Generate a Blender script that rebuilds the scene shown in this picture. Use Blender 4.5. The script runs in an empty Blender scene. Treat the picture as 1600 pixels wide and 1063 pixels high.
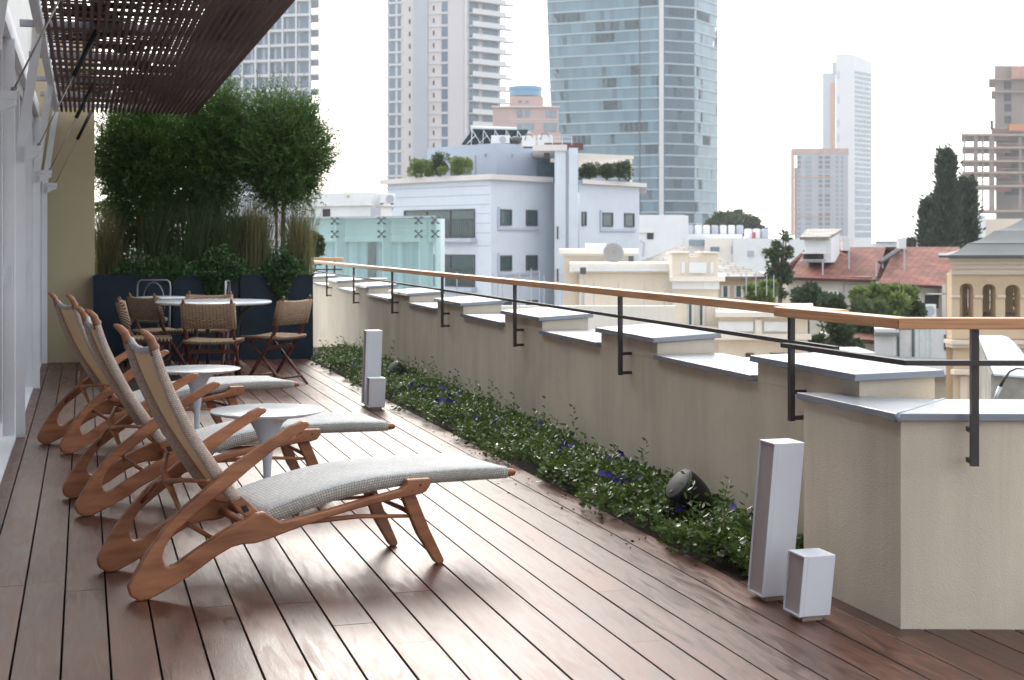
import bpy, math, random
import numpy as np
from mathutils import Matrix, Vector
random.seed(7); RNG = np.random.default_rng(7)
sc = bpy.context.scene
COL = sc.collection
R = math.radians

# ------------------------------------------------------------------ camera
cam_d = bpy.data.cameras.new('camera'); cam = bpy.data.objects.new('camera', cam_d); COL.objects.link(cam)
CAM_H = 1.27; F = 2222.0; YH = 380.0
cam.location = (0, 0, CAM_H); cam.rotation_euler = (R(90), 0, 0)
cam_d.sensor_width = 36; cam_d.lens = 50; cam_d.shift_y = -(531.5 - YH) / 1600
cam_d.clip_start = 0.1; cam_d.clip_end = 6000
cam_d.dof.use_dof = True; cam_d.dof.focus_distance = 6.2; cam_d.dof.aperture_fstop = 7.1
sc.camera = cam

# ------------------------------------------------------------------ sky, sun, exposure
SUN_EL, SUN_AZ = 31.0, -10.0          # azimuth from +Y towards +X
w = bpy.data.worlds.new('World'); sc.world = w; w.use_nodes = True
nt = w.node_tree; nt.nodes.clear()
out = nt.nodes.new('ShaderNodeOutputWorld')
sky = nt.nodes.new('ShaderNodeTexSky'); sky.sky_type = 'NISHITA'; sky.sun_disc = False
sky.sun_elevation = R(SUN_EL); sky.sun_rotation = R(SUN_AZ)
sky.air_density = 1.0; sky.dust_density = 3.0
b1 = nt.nodes.new('ShaderNodeBackground'); b1.inputs[1].default_value = 0.05
nt.links.new(sky.outputs[0], b1.inputs[0])
# thin bright overcast: whitish cloud veil, brightest around the hidden sun
tc = nt.nodes.new('ShaderNodeTexCoord')
dotn = nt.nodes.new('ShaderNodeVectorMath'); dotn.operation = 'DOT_PRODUCT'
nt.links.new(tc.outputs['Generated'], dotn.inputs[0])
gl = Vector((math.sin(R(SUN_AZ + 6)) * math.cos(R(24)), math.cos(R(SUN_AZ + 6)) * math.cos(R(24)), math.sin(R(24))))
dotn.inputs[1].default_value = gl
ramp = nt.nodes.new('ShaderNodeMapRange'); ramp.inputs[1].default_value = -0.3; ramp.inputs[2].default_value = 1.0
ramp.inputs[3].default_value = 0.95; ramp.inputs[4].default_value = 1.7; ramp.interpolation_type = 'SMOOTHSTEP'
nt.links.new(dotn.outputs['Value'], ramp.inputs[0])
nz = nt.nodes.new('ShaderNodeTexNoise'); nz.inputs['Scale'].default_value = 2.2; nz.inputs['Detail'].default_value = 4
nt.links.new(tc.outputs['Generated'], nz.inputs['Vector'])
mr2 = nt.nodes.new('ShaderNodeMapRange'); mr2.inputs[3].default_value = 0.88; mr2.inputs[4].default_value = 1.12
nt.links.new(nz.outputs['Fac'], mr2.inputs[0])
mul = nt.nodes.new('ShaderNodeMath'); mul.operation = 'MULTIPLY'
nt.links.new(ramp.outputs[0], mul.inputs[0]); nt.links.new(mr2.outputs[0], mul.inputs[1])
b2 = nt.nodes.new('ShaderNodeBackground'); b2.inputs[0].default_value = (0.95, 0.975, 1.0, 1)
nt.links.new(mul.outputs[0], b2.inputs[1])
add = nt.nodes.new('ShaderNodeAddShader')
nt.links.new(b1.outputs[0], add.inputs[0]); nt.links.new(b2.outputs[0], add.inputs[1])
nt.links.new(add.outputs[0], out.inputs[0])
sl = bpy.data.lights.new('sun', 'SUN'); sl.energy = 1.7; sl.angle = R(22); sl.color = (1, 0.95, 0.88)
so = bpy.data.objects.new('sun', sl); COL.objects.link(so)
sd = Vector((math.sin(R(SUN_AZ)) * math.cos(R(SUN_EL)), math.cos(R(SUN_AZ)) * math.cos(R(SUN_EL)), math.sin(R(SUN_EL))))
so.rotation_euler = sd.to_track_quat('Z', 'Y').to_euler(); so.location = (0, 0, 20)
sc.view_settings.view_transform = 'Standard'; sc.view_settings.look = 'None'
sc.view_settings.exposure = 0.6; sc.view_settings.gamma = 1.0
try:
    sc.cycles.max_bounces = 8; sc.cycles.diffuse_bounces = 3; sc.cycles.glossy_bounces = 3
    sc.cycles.transparent_max_bounces = 12; sc.cycles.volume_bounces = 0
    sc.cycles.use_denoising = True
except Exception: pass

# ------------------------------------------------------------------ calibration: photo column/row at a chosen distance -> metres
def PX(x, Z): return (x - 800) * Z / F
def PZ(y, Z): return CAM_H - (y - YH) * Z / F
BA = math.atan2(.2885, .9575)          # the deck boards' turn
def uv(u, v): return (.9575 * u - .2885 * v, .2885 * u + .9575 * v)

# ------------------------------------------------------------------ mesh helper
def Mloc(root):
    M = Matrix.Identity(4); o = root
    while o is not None:
        M = (Matrix.Translation(o.location) @ o.rotation_euler.to_matrix().to_4x4()) @ M; o = o.parent
    return M
class MB:
    def __init__(s): s.v = []; s.f = []; s.uv = None
    def add(s, vs, fs):
        n = len(s.v); s.v += [tuple(p) for p in vs]; s.f += [tuple(i + n for i in q) for q in fs]; return s
    def hexa(s, p):      # 8 points: bottom 4 then top 4
        return s.add(p, [(3, 2, 1, 0), (4, 5, 6, 7), (0, 1, 5, 4), (1, 2, 6, 5), (2, 3, 7, 6), (3, 0, 4, 7)])
    def box(s, x0, x1, y0, y1, z0, z1):
        return s.hexa([(x0, y0, z0), (x1, y0, z0), (x1, y1, z0), (x0, y1, z0), (x0, y0, z1), (x1, y0, z1), (x1, y1, z1), (x0, y1, z1)])
    def prism(s, poly, z0, z1, zt=None):    # plan polygon extruded upward
        n = len(poly)
        a = [(x, y, z0) for x, y in poly]; b = [(x, y, (zt[i] if zt else z1)) for i, (x, y) in enumerate(poly)]
        return s.add(a + b, [tuple(range(n - 1, -1, -1)), tuple(range(n, 2 * n))] + [(i, (i + 1) % n, n + (i + 1) % n, n + i) for i in range(n)])
    def side(s, poly, y0, y1):              # (x,z) profile extruded along y
        n = len(poly)
        a = [(x, y0, z) for x, z in poly]; b = [(x, y1, z) for x, z in poly]
        return s.add(a + b, [tuple(range(n)), tuple(range(2 * n - 1, n - 1, -1))] + [(i, n + i, n + (i + 1) % n, (i + 1) % n) for i in range(n)])
    def tube(s, pts, r, n=8, flat=1.0):
        pts = [Vector(p) for p in pts]; m = len(pts)
        if not hasattr(r, '__len__'): r = [r] * m
        base = len(s.v); prev = None
        for i, p in enumerate(pts):
            d = (pts[min(i + 1, m - 1)] - pts[max(i - 1, 0)]).normalized()
            if prev is None:
                a = Vector((0, 0, 1)) if abs(d.z) < .9 else Vector((0, 1, 0)); nx = d.cross(a).normalized()
            else:
                nx = (prev - d * prev.dot(d)).normalized()
            prev = nx; ny = d.cross(nx)
            for k in range(n):
                t = 2 * math.pi * k / n
                s.v.append(tuple(p + nx * (math.cos(t) * r[i]) + ny * (math.sin(t) * r[i] * flat)))
        for i in range(m - 1):
            for k in range(n):
                a = base + i * n + k; b = base + i * n + (k + 1) % n
                s.f.append((a, b, b + n, a + n))
        s.f.append(tuple(base + k for k in range(n - 1, -1, -1))); s.f.append(tuple(base + (m - 1) * n + k for k in range(n)))
        return s
    def bar(s, p, q, w, h=None, up=(0, 0, 1)):   # rectangular bar between two points
        p = Vector(p); q = Vector(q); h = h or w; d = (q - p).normalized()
        a = d.cross(Vector(up));
        if a.length < 1e-3: a = d.cross(Vector((0, 1, 0)))
        a.normalize(); b = a.cross(d); a = a * w / 2; b = b * h / 2
        return s.hexa([p - a - b, p + a - b, q + a - b, q - a - b, p - a + b, p + a + b, q + a + b, q - a + b])
    def lathe(s, prof, n=32, c=(0, 0, 0)):
        base = len(s.v); m = len(prof)
        for r_, z in prof:
            for k in range(n):
                t = 2 * math.pi * k / n; s.v.append((c[0] + r_ * math.cos(t), c[1] + r_ * math.sin(t), c[2] + z))
        for i in range(m - 1):
            for k in range(n):
                a = base + i * n + k; b = base + i * n + (k + 1) % n; s.f.append((a, b, b + n, a + n))
        s.f.append(tuple(base + k for k in range(n - 1, -1, -1))); s.f.append(tuple(base + (m - 1) * n + k for k in range(n)))
        return s
    def leaves(s, c, d, L, W, roll=None, fold=0.0):
        """numpy arrays: centres(base), directions, lengths, widths -> pointed leaves"""
        n = len(c); d = d / (np.linalg.norm(d, axis=1, keepdims=True) + 1e-9)
        rnd = RNG.normal(size=(n, 3)); a = np.cross(d, rnd); a /= (np.linalg.norm(a, axis=1, keepdims=True) + 1e-9)
        nn = np.cross(a, d)
        L = np.broadcast_to(L, (n,))[:, None]; W = np.broadcast_to(W, (n,))[:, None]
        p0 = c; p1 = c + d * L * .45 + a * W * .5 + nn * W * fold; p2 = c + d * L; p3 = c + d * L * .45 - a * W * .5 + nn * W * fold
        V = np.stack([p0, p1, p2, p3], 1).reshape(-1, 3); b = len(s.v)
        s.v += [tuple(x) for x in V.tolist()]
        s.f += [(b + 4 * i, b + 4 * i + 1, b + 4 * i + 2, b + 4 * i + 3) for i in range(n)]
        return s
    def obj(s, name, mat, parent=None, world=False, bevel=0, smooth=False, seg=2, label=None, **kw):
        me = bpy.data.meshes.new(name)
        vs = s.v
        if world and parent is not None:
            Mi = Mloc(parent).inverted(); A = np.array(Mi); P = np.array(vs) @ A[:3, :3].T + A[:3, 3]; vs = P.tolist()
        me.from_pydata(vs, [], s.f); me.update()
        if s.uv is not None:
            ul = me.uv_layers.new(name='UVMap')
            for lp in me.loops: ul.data[lp.index].uv = s.uv[lp.vertex_index]
        me.materials.append(mat)
        if smooth is True:
            for p in me.polygons: p.use_smooth = True
        o = bpy.data.objects.new(name, me); COL.objects.link(o)
        if parent is not None: o.parent = parent
        if bevel:
            m = o.modifiers.new('bevel', 'BEVEL'); m.width = bevel; m.segments = seg; m.limit_method = 'ANGLE'; m.angle_limit = R(35)
            m.harden_normals = False
            for p in me.polygons: p.use_smooth = False
        if label: o['label'] = label
        for k, v in kw.items(): o[k] = v
        return o
def thing(name, label, cat, loc=(0, 0, 0), rz=0, group=None):
    o = bpy.data.objects.new(name, None); COL.objects.link(o); o.empty_display_size = .2
    o.location = loc; o.rotation_euler = (0, 0, rz); o['label'] = label; o['category'] = cat
    if group: o['group'] = group
    return o
def tag(o, label, cat, group=None):
    o['label'] = label; o['category'] = cat
    if group: o['group'] = group
    return o
def dup(root, loc=None, rz=None, label=None, group=None):
    def cp(o, par):
        c = o.copy(); COL.objects.link(c); c.parent = par
        for ch in kids.get(o, []): cp(ch, c)
        return c
    kids = {}
    for o in COL.objects:
        if o.parent is not None: kids.setdefault(o.parent, []).append(o)
    r = cp(root, None)
    if loc is not None: r.location = loc
    if rz is not None: r.rotation_euler = (0, 0, rz)
    if label: r['label'] = label
    if group: r['group'] = group
    return r

# ------------------------------------------------------------------ materials
def lin(c):
    if isinstance(c, str):
        c = [int(c[i:i + 2], 16) / 255 for i in (1, 3, 5)]
        c = [x / 12.92 if x <= .04045 else ((x + .055) / 1.055) ** 2.4 for x in c]
    return tuple(c)
def mat(name, col, rough=.6, var=.12, scale=6.0, bump=0.0, bscale=60.0, metal=0.0, spec=.5, stretch=(1, 1, 1), island=0.0,
        col2=None, emis=None, rvar=0.0, trans=0.0, coat=0.0):
    m = bpy.data.materials.new(name); m.use_nodes = True; t = m.node_tree; p = t.nodes['Principled BSDF']
    c = lin(col); p.inputs['Roughness'].default_value = rough; p.inputs['Metallic'].default_value = metal
    p.inputs['Specular IOR Level'].default_value = spec
    if coat: p.inputs['Coat Weight'].default_value = coat; p.inputs['Coat Roughness'].default_value = .2
    tcn = t.nodes.new('ShaderNodeTexCoord'); mp = t.nodes.new('ShaderNodeMapping'); mp.inputs['Scale'].default_value = stretch
    t.links.new(tcn.outputs['Object'], mp.inputs[0])
    n1 = t.nodes.new('ShaderNodeTexNoise'); n1.inputs['Scale'].default_value = scale; n1.inputs['Detail'].default_value = 6; n1.inputs['Roughness'].default_value = .62
    t.links.new(mp.outputs[0], n1.inputs['Vector'])
    mx = t.nodes.new('ShaderNodeMix'); mx.data_type = 'RGBA'
    mrn = t.nodes.new('ShaderNodeMapRange'); mrn.inputs[1].default_value = .3; mrn.inputs[2].default_value = .7
    t.links.new(n1.outputs['Fac'], mrn.inputs[0])
    src = mrn.outputs[0]
    if island:
        g = t.nodes.new('ShaderNodeNewGeometry'); ma = t.nodes.new('ShaderNodeMix'); ma.inputs[0].default_value = island
        t.links.new(mrn.outputs[0], ma.inputs[2]); t.links.new(g.outputs['Random Per Island'], ma.inputs[3]); src = ma.outputs[0]
    t.links.new(src, mx.inputs[0])
    lo = tuple(max(0, x * (1 - var)) for x in c); hi = lin(col2) if col2 else tuple(min(1, x * (1 + var)) for x in c)
    mx.inputs[6].default_value = (*lo, 1); mx.inputs[7].default_value = (*hi, 1)
    t.links.new(mx.outputs[2], p.inputs['Base Color'])
    if rvar:
        mr = t.nodes.new('ShaderNodeMapRange'); mr.inputs[3].default_value = rough - rvar; mr.inputs[4].default_value = rough + rvar
        t.links.new(mrn.outputs[0], mr.inputs[0]); t.links.new(mr.outputs[0], p.inputs['Roughness'])
    if bump:
        n2 = t.nodes.new('ShaderNodeTexNoise'); n2.inputs['Scale'].default_value = bscale; n2.inputs['Detail'].default_value = 4
        t.links.new(tcn.outputs['Object'], n2.inputs['Vector'])
        bp = t.nodes.new('ShaderNodeBump'); bp.inputs['Strength'].default_value = bump; bp.inputs['Distance'].default_value = .01
        t.links.new(n2.outputs['Fac'], bp.inputs['Height']); t.links.new(bp.outputs[0], p.inputs['Normal'])
    if trans:
        o = t.nodes['Material Output']; tr = t.nodes.new('ShaderNodeBsdfTranslucent'); t.links.new(mx.outputs[2], tr.inputs[0])
        ms = t.nodes.new('ShaderNodeMixShader'); ms.inputs[0].default_value = trans
        t.links.new(p.outputs[0], ms.inputs[1]); t.links.new(tr.outputs[0], ms.inputs[2]); t.links.new(ms.outputs[0], o.inputs[0])
    if emis:
        p.inputs['Emission Color'].default_value = (*lin(emis[0]), 1); p.inputs['Emission Strength'].default_value = emis[1]
    return m
def leafmat(name, c1, c2, rough=.45, trans=.25, spec=.4):
    return mat(name, c1, rough, var=0, scale=1.5, island=.7, col2=c2, trans=trans, spec=spec)

M = {}
M['render'] = mat('render_wall', (.70, .62, .50), .9, var=.15, scale=2.2, bump=.22, bscale=170, stretch=(1, 1, .22))
def streaks(m, amount=.16):
    """rain streaks and patchy dirt on a rendered wall"""
    t = m.node_tree; p = t.nodes['Principled BSDF']; L = t.links.new; N = t.nodes.new
    src = p.inputs['Base Color'].links[0].from_socket; tcn = N('ShaderNodeTexCoord')
    res = None
    for sc_, st, lo, hi in ((9, (1, 1, .035), .56, .80), (1.1, (1, 1, 1.6), .50, .78)):
        mp = N('ShaderNodeMapping'); mp.inputs['Scale'].default_value = st; L(tcn.outputs['Object'], mp.inputs[0])
        n = N('ShaderNodeTexNoise'); n.inputs['Scale'].default_value = sc_; n.inputs['Detail'].default_value = 7; n.inputs['Roughness'].default_value = .7; L(mp.outputs[0], n.inputs['Vector'])
        r = N('ShaderNodeMapRange'); r.inputs[1].default_value = lo; r.inputs[2].default_value = hi; r.inputs[3].default_value = 1; r.inputs[4].default_value = 1 - amount; L(n.outputs['Fac'], r.inputs[0])
        if res is None: res = r.outputs[0]
        else:
            mm = N('ShaderNodeMath'); mm.operation = 'MULTIPLY'; L(res, mm.inputs[0]); L(r.outputs[0], mm.inputs[1]); res = mm.outputs[0]
    hs = N('ShaderNodeHueSaturation'); L(src, hs.inputs['Color']); L(res, hs.inputs['Value']); L(hs.outputs[0], p.inputs['Base Color'])
streaks(M['render'], .15)
M['render_beige'] = mat('beige_wall', (.50, .41, .27), .9, var=.05, scale=2, bump=.2, bscale=80)
M['cap'] = mat('zinc_cap', (.22, .25, .30), .36, var=.08, scale=3, metal=.0, rvar=.06, spec=1.0, coat=.5)
M['steel'] = mat('dark_steel', (.045, .038, .038), .45, var=.2, scale=12, spec=.5)
M['white_metal'] = mat('white_lacquer', (.78, .79, .82), .5, var=.04, scale=3)
M['lamp_white'] = mat('lamp_white', (.84, .87, .94), .45, var=.03, scale=3)
M['lamp_side'] = mat('lamp_diffuser', (.50, .45, .47), .5, var=.04, scale=20)
M['lamp_foot'] = mat('lamp_foot', (.45, .34, .27), .5, var=.15, scale=20)
M['grey_panel'] = mat('grey_panel', (.50, .50, .50), .6, var=.06, scale=2)
M['slat'] = mat('pergola_slat', (.10, .05, .045), .6, var=.3, scale=8, island=.5, stretch=(1, .15, 1))
M['beam'] = mat('pergola_beam', (.30, .30, .33), .5, var=.1)
M['sleeve'] = mat('black_sleeve', (.012, .012, .012), .4)
M['cable'] = mat('steel_cable', (.35, .31, .29), .4, metal=.6)
M['soil'] = mat('soil', (.035, .022, .018), 1, var=.5, scale=30, bump=1, bscale=80)
M['marble'] = mat('marble', (.66, .70, .76), .2, var=.10, scale=5, col2='#f6f8fb', stretch=(1, .35, 1))
M['tulip'] = mat('white_pedestal', (.62, .67, .76), .25, var=.02, scale=2)
M['planter'] = mat('planter_steel', (.006, .017, .031), .5, spec=.28, var=.45, scale=3, bump=.1, bscale=12)
M['black'] = mat('black_plastic', (.012, .012, .014), .38, var=.1, spec=.5)
M['grille'] = mat('speaker_grille', (.06, .06, .06), .6, var=.2, scale=200)
M['iron'] = mat('black_iron', (.02, .02, .022), .4)
M['chrome'] = mat('dull_steel', (.38, .38, .40), .35, metal=.8)
M['cushion'] = mat('grey_cushion', (.22, .22, .20), .9, var=.08, bump=.3, bscale=200)
M['bamboo'] = mat('stake', (.25, .11, .05), .7, var=.3, scale=8)
M['bark'] = mat('bark', (.10, .075, .06), .9, var=.4, scale=10, bump=.6, bscale=40)

# oiled reddish furniture wood with grain along the part
def wood(name, c1, c2, stretch=(1.5, 14, 14), rough=.42, scale=3, bump=.12):
    m = bpy.data.materials.new(name); m.use_nodes = True; t = m.node_tree; p = t.nodes['Principled BSDF']
    tcn = t.nodes.new('ShaderNodeTexCoord'); mp = t.nodes.new('ShaderNodeMapping'); mp.inputs['Scale'].default_value = stretch
    mp.inputs['Rotation'].default_value = (0, R(32), 0)
    t.links.new(tcn.outputs['Object'], mp.inputs[0])
    n1 = t.nodes.new('ShaderNodeTexNoise'); n1.inputs['Scale'].default_value = scale; n1.inputs['Detail'].default_value = 7; n1.inputs['Distortion'].default_value = .6
    t.links.new(mp.outputs[0], n1.inputs['Vector'])
    cr = t.nodes.new('ShaderNodeValToRGB'); cr.color_ramp.elements[0].position = .32; cr.color_ramp.elements[1].position = .68
    cr.color_ramp.elements[0].color = (*lin(c1), 1); cr.color_ramp.elements[1].color = (*lin(c2), 1)
    t.links.new(n1.outputs['Fac'], cr.inputs[0]); t.links.new(cr.outputs[0], p.inputs['Base Color'])
    p.inputs['Roughness'].default_value = rough
    bp = t.nodes.new('ShaderNodeBump'); bp.inputs['Strength'].default_value = bump; bp.inputs['Distance'].default_value = .003
    t.links.new(n1.outputs['Fac'], bp.inputs['Height']); t.links.new(bp.outputs[0], p.inputs['Normal'])
    return m
M['wood'] = wood('oiled_teak', (.21, .070, .030), (.44, .185, .085), stretch=(1.2, 6, 6), bump=.05)
M['wood_dark'] = wood('dark_chair_wood', (.07, .018, .012), (.17, .045, .03))
M['rail'] = wood('handrail_wood', (.48, .225, .105), (.68, .37, .19), stretch=(1.2, 1.2, 30), rough=.38)
M['rail'].node_tree.nodes['Mapping'].inputs['Rotation'].default_value = (0, 0, 0)

def deckmat():
    m = bpy.data.materials.new('deck_boards'); m.use_nodes = True; t = m.node_tree; p = t.nodes['Principled BSDF']
    L = t.links.new; N = t.nodes.new
    tcn = N('ShaderNodeTexCoord'); g = N('ShaderNodeNewGeometry')
    # shift the pattern per board
    ad = N('ShaderNodeVectorMath'); ad.operation = 'ADD'; cb = N('ShaderNodeCombineXYZ')
    mu = N('ShaderNodeMath'); mu.operation = 'MULTIPLY'; mu.inputs[1].default_value = 37.0
    L(g.outputs['Random Per Island'], mu.inputs[0]); L(mu.outputs[0], cb.inputs[1]); L(mu.outputs[0], cb.inputs[2])
    L(tcn.outputs['Object'], ad.inputs[0]); L(cb.outputs[0], ad.inputs[1])
    mp = N('ShaderNodeMapping'); mp.inputs['Scale'].default_value = (9, 1.1, 1); L(ad.outputs[0], mp.inputs[0])
    n1 = N('ShaderNodeTexNoise'); n1.inputs['Scale'].default_value = 2.4; n1.inputs['Detail'].default_value = 8; n1.inputs['Distortion'].default_value = 1.6
    L(mp.outputs[0], n1.inputs['Vector'])
    n2 = N('ShaderNodeTexNoise'); n2.inputs['Scale'].default_value = 1.7; n2.inputs['Detail'].default_value = 5; L(tcn.outputs['Object'], n2.inputs['Vector'])
    cr = N('ShaderNodeValToRGB'); e = cr.color_ramp.elements
    e[0].position = .25; e[0].color = (.036, .0135, .009, 1); e[1].position = .8; e[1].color = (.150, .058, .035, 1)
    L(n1.outputs['Fac'], cr.inputs[0])
    hs = N('ShaderNodeHueSaturation')
    v = N('ShaderNodeMapRange'); v.inputs[3].default_value = .62; v.inputs[4].default_value = 1.35; L(g.outputs['Random Per Island'], v.inputs[0])
    L(v.outputs[0], hs.inputs['Value']); L(cr.outputs[0], hs.inputs['Color'])
    # pale worn dust bloom
    mx = N('ShaderNodeMix'); mx.data_type = 'RGBA'; mx.inputs[7].default_value = (.18, .105, .080, 1)
    f = N('ShaderNodeMapRange'); f.inputs[1].default_value = .45; f.inputs[2].default_value = .75; f.inputs[4].default_value = .45; L(n2.outputs['Fac'], f.inputs[0])
    L(f.outputs[0], mx.inputs[0]); L(hs.outputs[0], mx.inputs[6]); L(mx.outputs[2], p.inputs['Base Color'])
    ro = N('ShaderNodeMapRange'); ro.inputs[1].default_value = .3; ro.inputs[2].default_value = .7; ro.inputs[3].default_value = .30; ro.inputs[4].default_value = .50; L(n1.outputs['Fac'], ro.inputs[0]); L(ro.outputs[0], p.inputs['Roughness'])
    p.inputs['Specular IOR Level'].default_value = .52
    n3 = N('ShaderNodeTexNoise'); n3.inputs['Scale'].default_value = 9; n3.inputs['Detail'].default_value = 6; n3.inputs['Distortion'].default_value = 2; L(mp.outputs[0], n3.inputs['Vector'])
    bp = N('ShaderNodeBump'); bp.inputs['Strength'].default_value = .25; bp.inputs['Distance'].default_value = .002
    L(n3.outputs['Fac'], bp.inputs['Height']); L(bp.outputs[0], p.inputs['Normal'])
    return m
M['deck'] = deckmat()

def weave(name, c1, c2, su, sv, rough=.85, bump=.8, dist=.003, cdark=(.10, .07, .05), off=.5, bw=2.0):
    """paper-cord weave laid out on the UV map (metres): rows of cord crossing pairs"""
    m = bpy.data.materials.new(name); m.use_nodes = True; t = m.node_tree; p = t.nodes['Principled BSDF']; L = t.links.new; N = t.nodes.new
    tcn = N('ShaderNodeTexCoord'); mp = N('ShaderNodeMapping'); mp.inputs['Scale'].default_value = (su, sv, 1); L(tcn.outputs['UV'], mp.inputs[0])
    br = N('ShaderNodeTexBrick'); br.inputs['Scale'].default_value = 1; br.inputs['Brick Width'].default_value = bw; br.inputs['Row Height'].default_value = 1.0
    br.inputs['Mortar Size'].default_value = .13; br.inputs['Mortar Smooth'].default_value = .6; br.offset = off
    br.inputs['Color1'].default_value = (*lin(c1), 1); br.inputs['Color2'].default_value = (*lin(c2), 1); br.inputs['Mortar'].default_value = (*cdark, 1)
    L(mp.outputs[0], br.inputs['Vector'])
    nz = N('ShaderNodeTexNoise'); nz.inputs['Scale'].default_value = 5; nz.inputs['Detail'].default_value = 4; L(tcn.outputs['Object'], nz.inputs['Vector'])
    hs = N('ShaderNodeHueSaturation'); v = N('ShaderNodeMapRange'); v.inputs[3].default_value = .82; v.inputs[4].default_value = 1.18
    L(nz.outputs['Fac'], v.inputs[0]); L(v.outputs[0], hs.inputs['Value']); L(br.outputs['Color'], hs.inputs['Color']); L(hs.outputs[0], p.inputs['Base Color'])
    bp = N('ShaderNodeBump'); bp.invert = True; bp.inputs['Strength'].default_value = bump; bp.inputs['Distance'].default_value = dist
    L(br.outputs['Fac'], bp.inputs['Height']); L(bp.outputs[0], p.inputs['Normal']); p.inputs['Roughness'].default_value = rough
    p.inputs['Specular IOR Level'].default_value = .3
    return m
M['cord'] = weave('paper_cord', (.76, .77, .77), (.60, .60, .59), 120, 150, cdark=(.36, .35, .33), bump=.7, off=0, bw=1.6)
M['cord_rail'] = weave('paper_cord_rail', (.78, .64, .56), (.60, .48, .41), 115, 115, cdark=(.40, .29, .23), off=0, bw=1.0)
M['cord_side'] = weave('paper_cord_side', (.66, .63, .58), (.50, .48, .43), 95, 95, cdark=(.22, .21, .18), off=0, bw=1.0)
M['canvas'] = mat('back_canvas', (.72, .57, .41), .9, trans=.35, var=.06, scale=4, bump=.35, bscale=350)
M['rope'] = weave('rope_weave', (.50, .36, .24), (.37, .25, .16), 34, 62, bump=1, dist=.006, cdark=(.07, .04, .025))
M['tree_leaf'] = leafmat('fine_leaf', (.022, .065, .014), (.105, .18, .035), trans=.36)
M['grass_leaf'] = leafmat('reed_leaf', (.07, .11, .04), (.30, .25, .12), .6, .3)
M['grass_green'] = leafmat('reed_green', (.04, .08, .035), (.17, .20, .08), .6, .3)
M['ivy'] = leafmat('ivy_leaf', (.025, .07, .02), (.08, .16, .045), .4, .2)
M['cover'] = leafmat('cover_leaf', (.035, .085, .016), (.16, .23, .055), .34, .2, .6)
M['cover_glint'] = leafmat('cover_glint_leaf', (.25, .27, .19), (.48, .48, .38), .4, .2, .6)  # pale colour paints the sky glints of glossy leaves
M['petal'] = leafmat('pansy_petal', (.03, .012, .18), (.10, .05, .42), .6, .2)
# ================================================================== DECK
Pm, U0 = .1425, -.0644
b = MB(); BOARD = .1358
KB = 17
def board_row(k, v0, v1):
    u0 = U0 + k * Pm + (Pm - BOARD) / 2; v = v0
    while v < v1:
        L_ = random.uniform(2.4, 4.6); e = min(v + L_, v1)
        if v1 - e < .5: e = v1
        b.box(u0, u0 + BOARD, v + .001, e - .001, -.022, random.uniform(-.0006, .0006)); v = e
V_BED = 4.87
for k in range(-4, KB): board_row(k, -3.5 - random.uniform(0, 2), 17.5)
for k in range(KB, 44): board_row(k, -3.5 - random.uniform(0, 2), V_BED)
deck = b.obj('deck', M['deck'], kind='structure', bevel=.001, seg=1); deck.rotation_euler = (0, 0, BA)
b = MB(); b.box(-.62, 6.3, -6, 17.6, -.10, -.045)
o = b.obj('deck_base', mat('deck_void', (.004, .003, .003), 1, var=0), kind='structure'); o.rotation_euler = (0, 0, BA)
# cut deck edge trim along the planting bed is the last board; soil bed
b = MB(); b.box(U0 + KB * Pm, 3.4, V_BED + .002, 17.5, -.044, -.012)
o = b.obj('soil', M['soil'], kind='structure'); o.rotation_euler = (0, 0, BA)

# ================================================================== PARAPET WALL
WD = Vector((-.2607, .9654)); WO = Vector((.9654, .2607)); Q0 = Vector((.718, 7.142))
def wl(t, o): p = Q0 + WD * t + WO * o; return (p.x, p.y)
def tz(x, off=0.0):      # distance along the wall for a photo column
    k = (x - 800) / F; c = 2.646 + off * 1.036; Z = c / (k + .27); return (Z - 7.142) / .9654
wall = thing('parapet_wall', 'long beige rendered parapet wall with stepped zinc caps beside the planting bed', 'parapet', (*wl(0, .17), 0))
b = MB(); b.prism([wl(-2.15, .02), wl(-2.15, .33), wl(17.6, .33), wl(17.6, .02)], -.3, .684); b.obj('wall_body', M['render'], wall, world=True)
b = MB(); b.prism([wl(-2.15, .06), wl(-2.15, .30), wl(17.6, .30), wl(17.6, .06)], -12, -.302); b.obj('wall_base', M['render'], wall, world=True)
piers = [(tz(1339), .906), (tz(1023.3), .92), (tz(844), .98), (tz(721), 1.02), (tz(637.2), 1.0), (tz(573.5), 1.0), (tz(527), 1.0), (tz(490), 1.0), (15.6, .9)]
for i, (t0, ln) in enumerate(piers):
    tilt = .020 if i else .007
    b = MB(); b.prism([wl(t0 + .02, .0203), wl(t0 + .02, .3297), wl(t0 + ln - .02, .3297), wl(t0 + ln - .02, .0203)], .685, .77, zt=[.766, .766 + tilt * .9, .766 + tilt * .9, .766])
    b.obj('pier', M['render'], wall, world=True)
    b = MB()
    pts = [(t0, -.012), (t0, .362), (t0 + ln, .362), (t0 + ln, -.012)]
    zz = [.768, .768 + tilt, .768 + tilt, .768]
    b.hexa([(*wl(*p), z) for p, z in zip(pts, zz)] + [(*wl(p[0], p[1] + (.006 if j in (0, 3) else -.006)), z + .026) for j, (p, z) in enumerate(zip(pts, zz))])
    c = b.obj('metal_cap', M['cap'], wall, world=True, bevel=.0025)
    if i + 1 < len(piers):
        a0 = t0 + ln + .001; a1 = piers[i + 1][0] - .001
        b = MB(); b.prism([wl(a0 - .012, -.008), wl(a0 - .012, .355), wl(a1 + .012, .355), wl(a1 + .012, -.008)], .686, .711)
        b.obj('metal_cap', M['cap'], wall, world=True, bevel=.0025)
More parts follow.
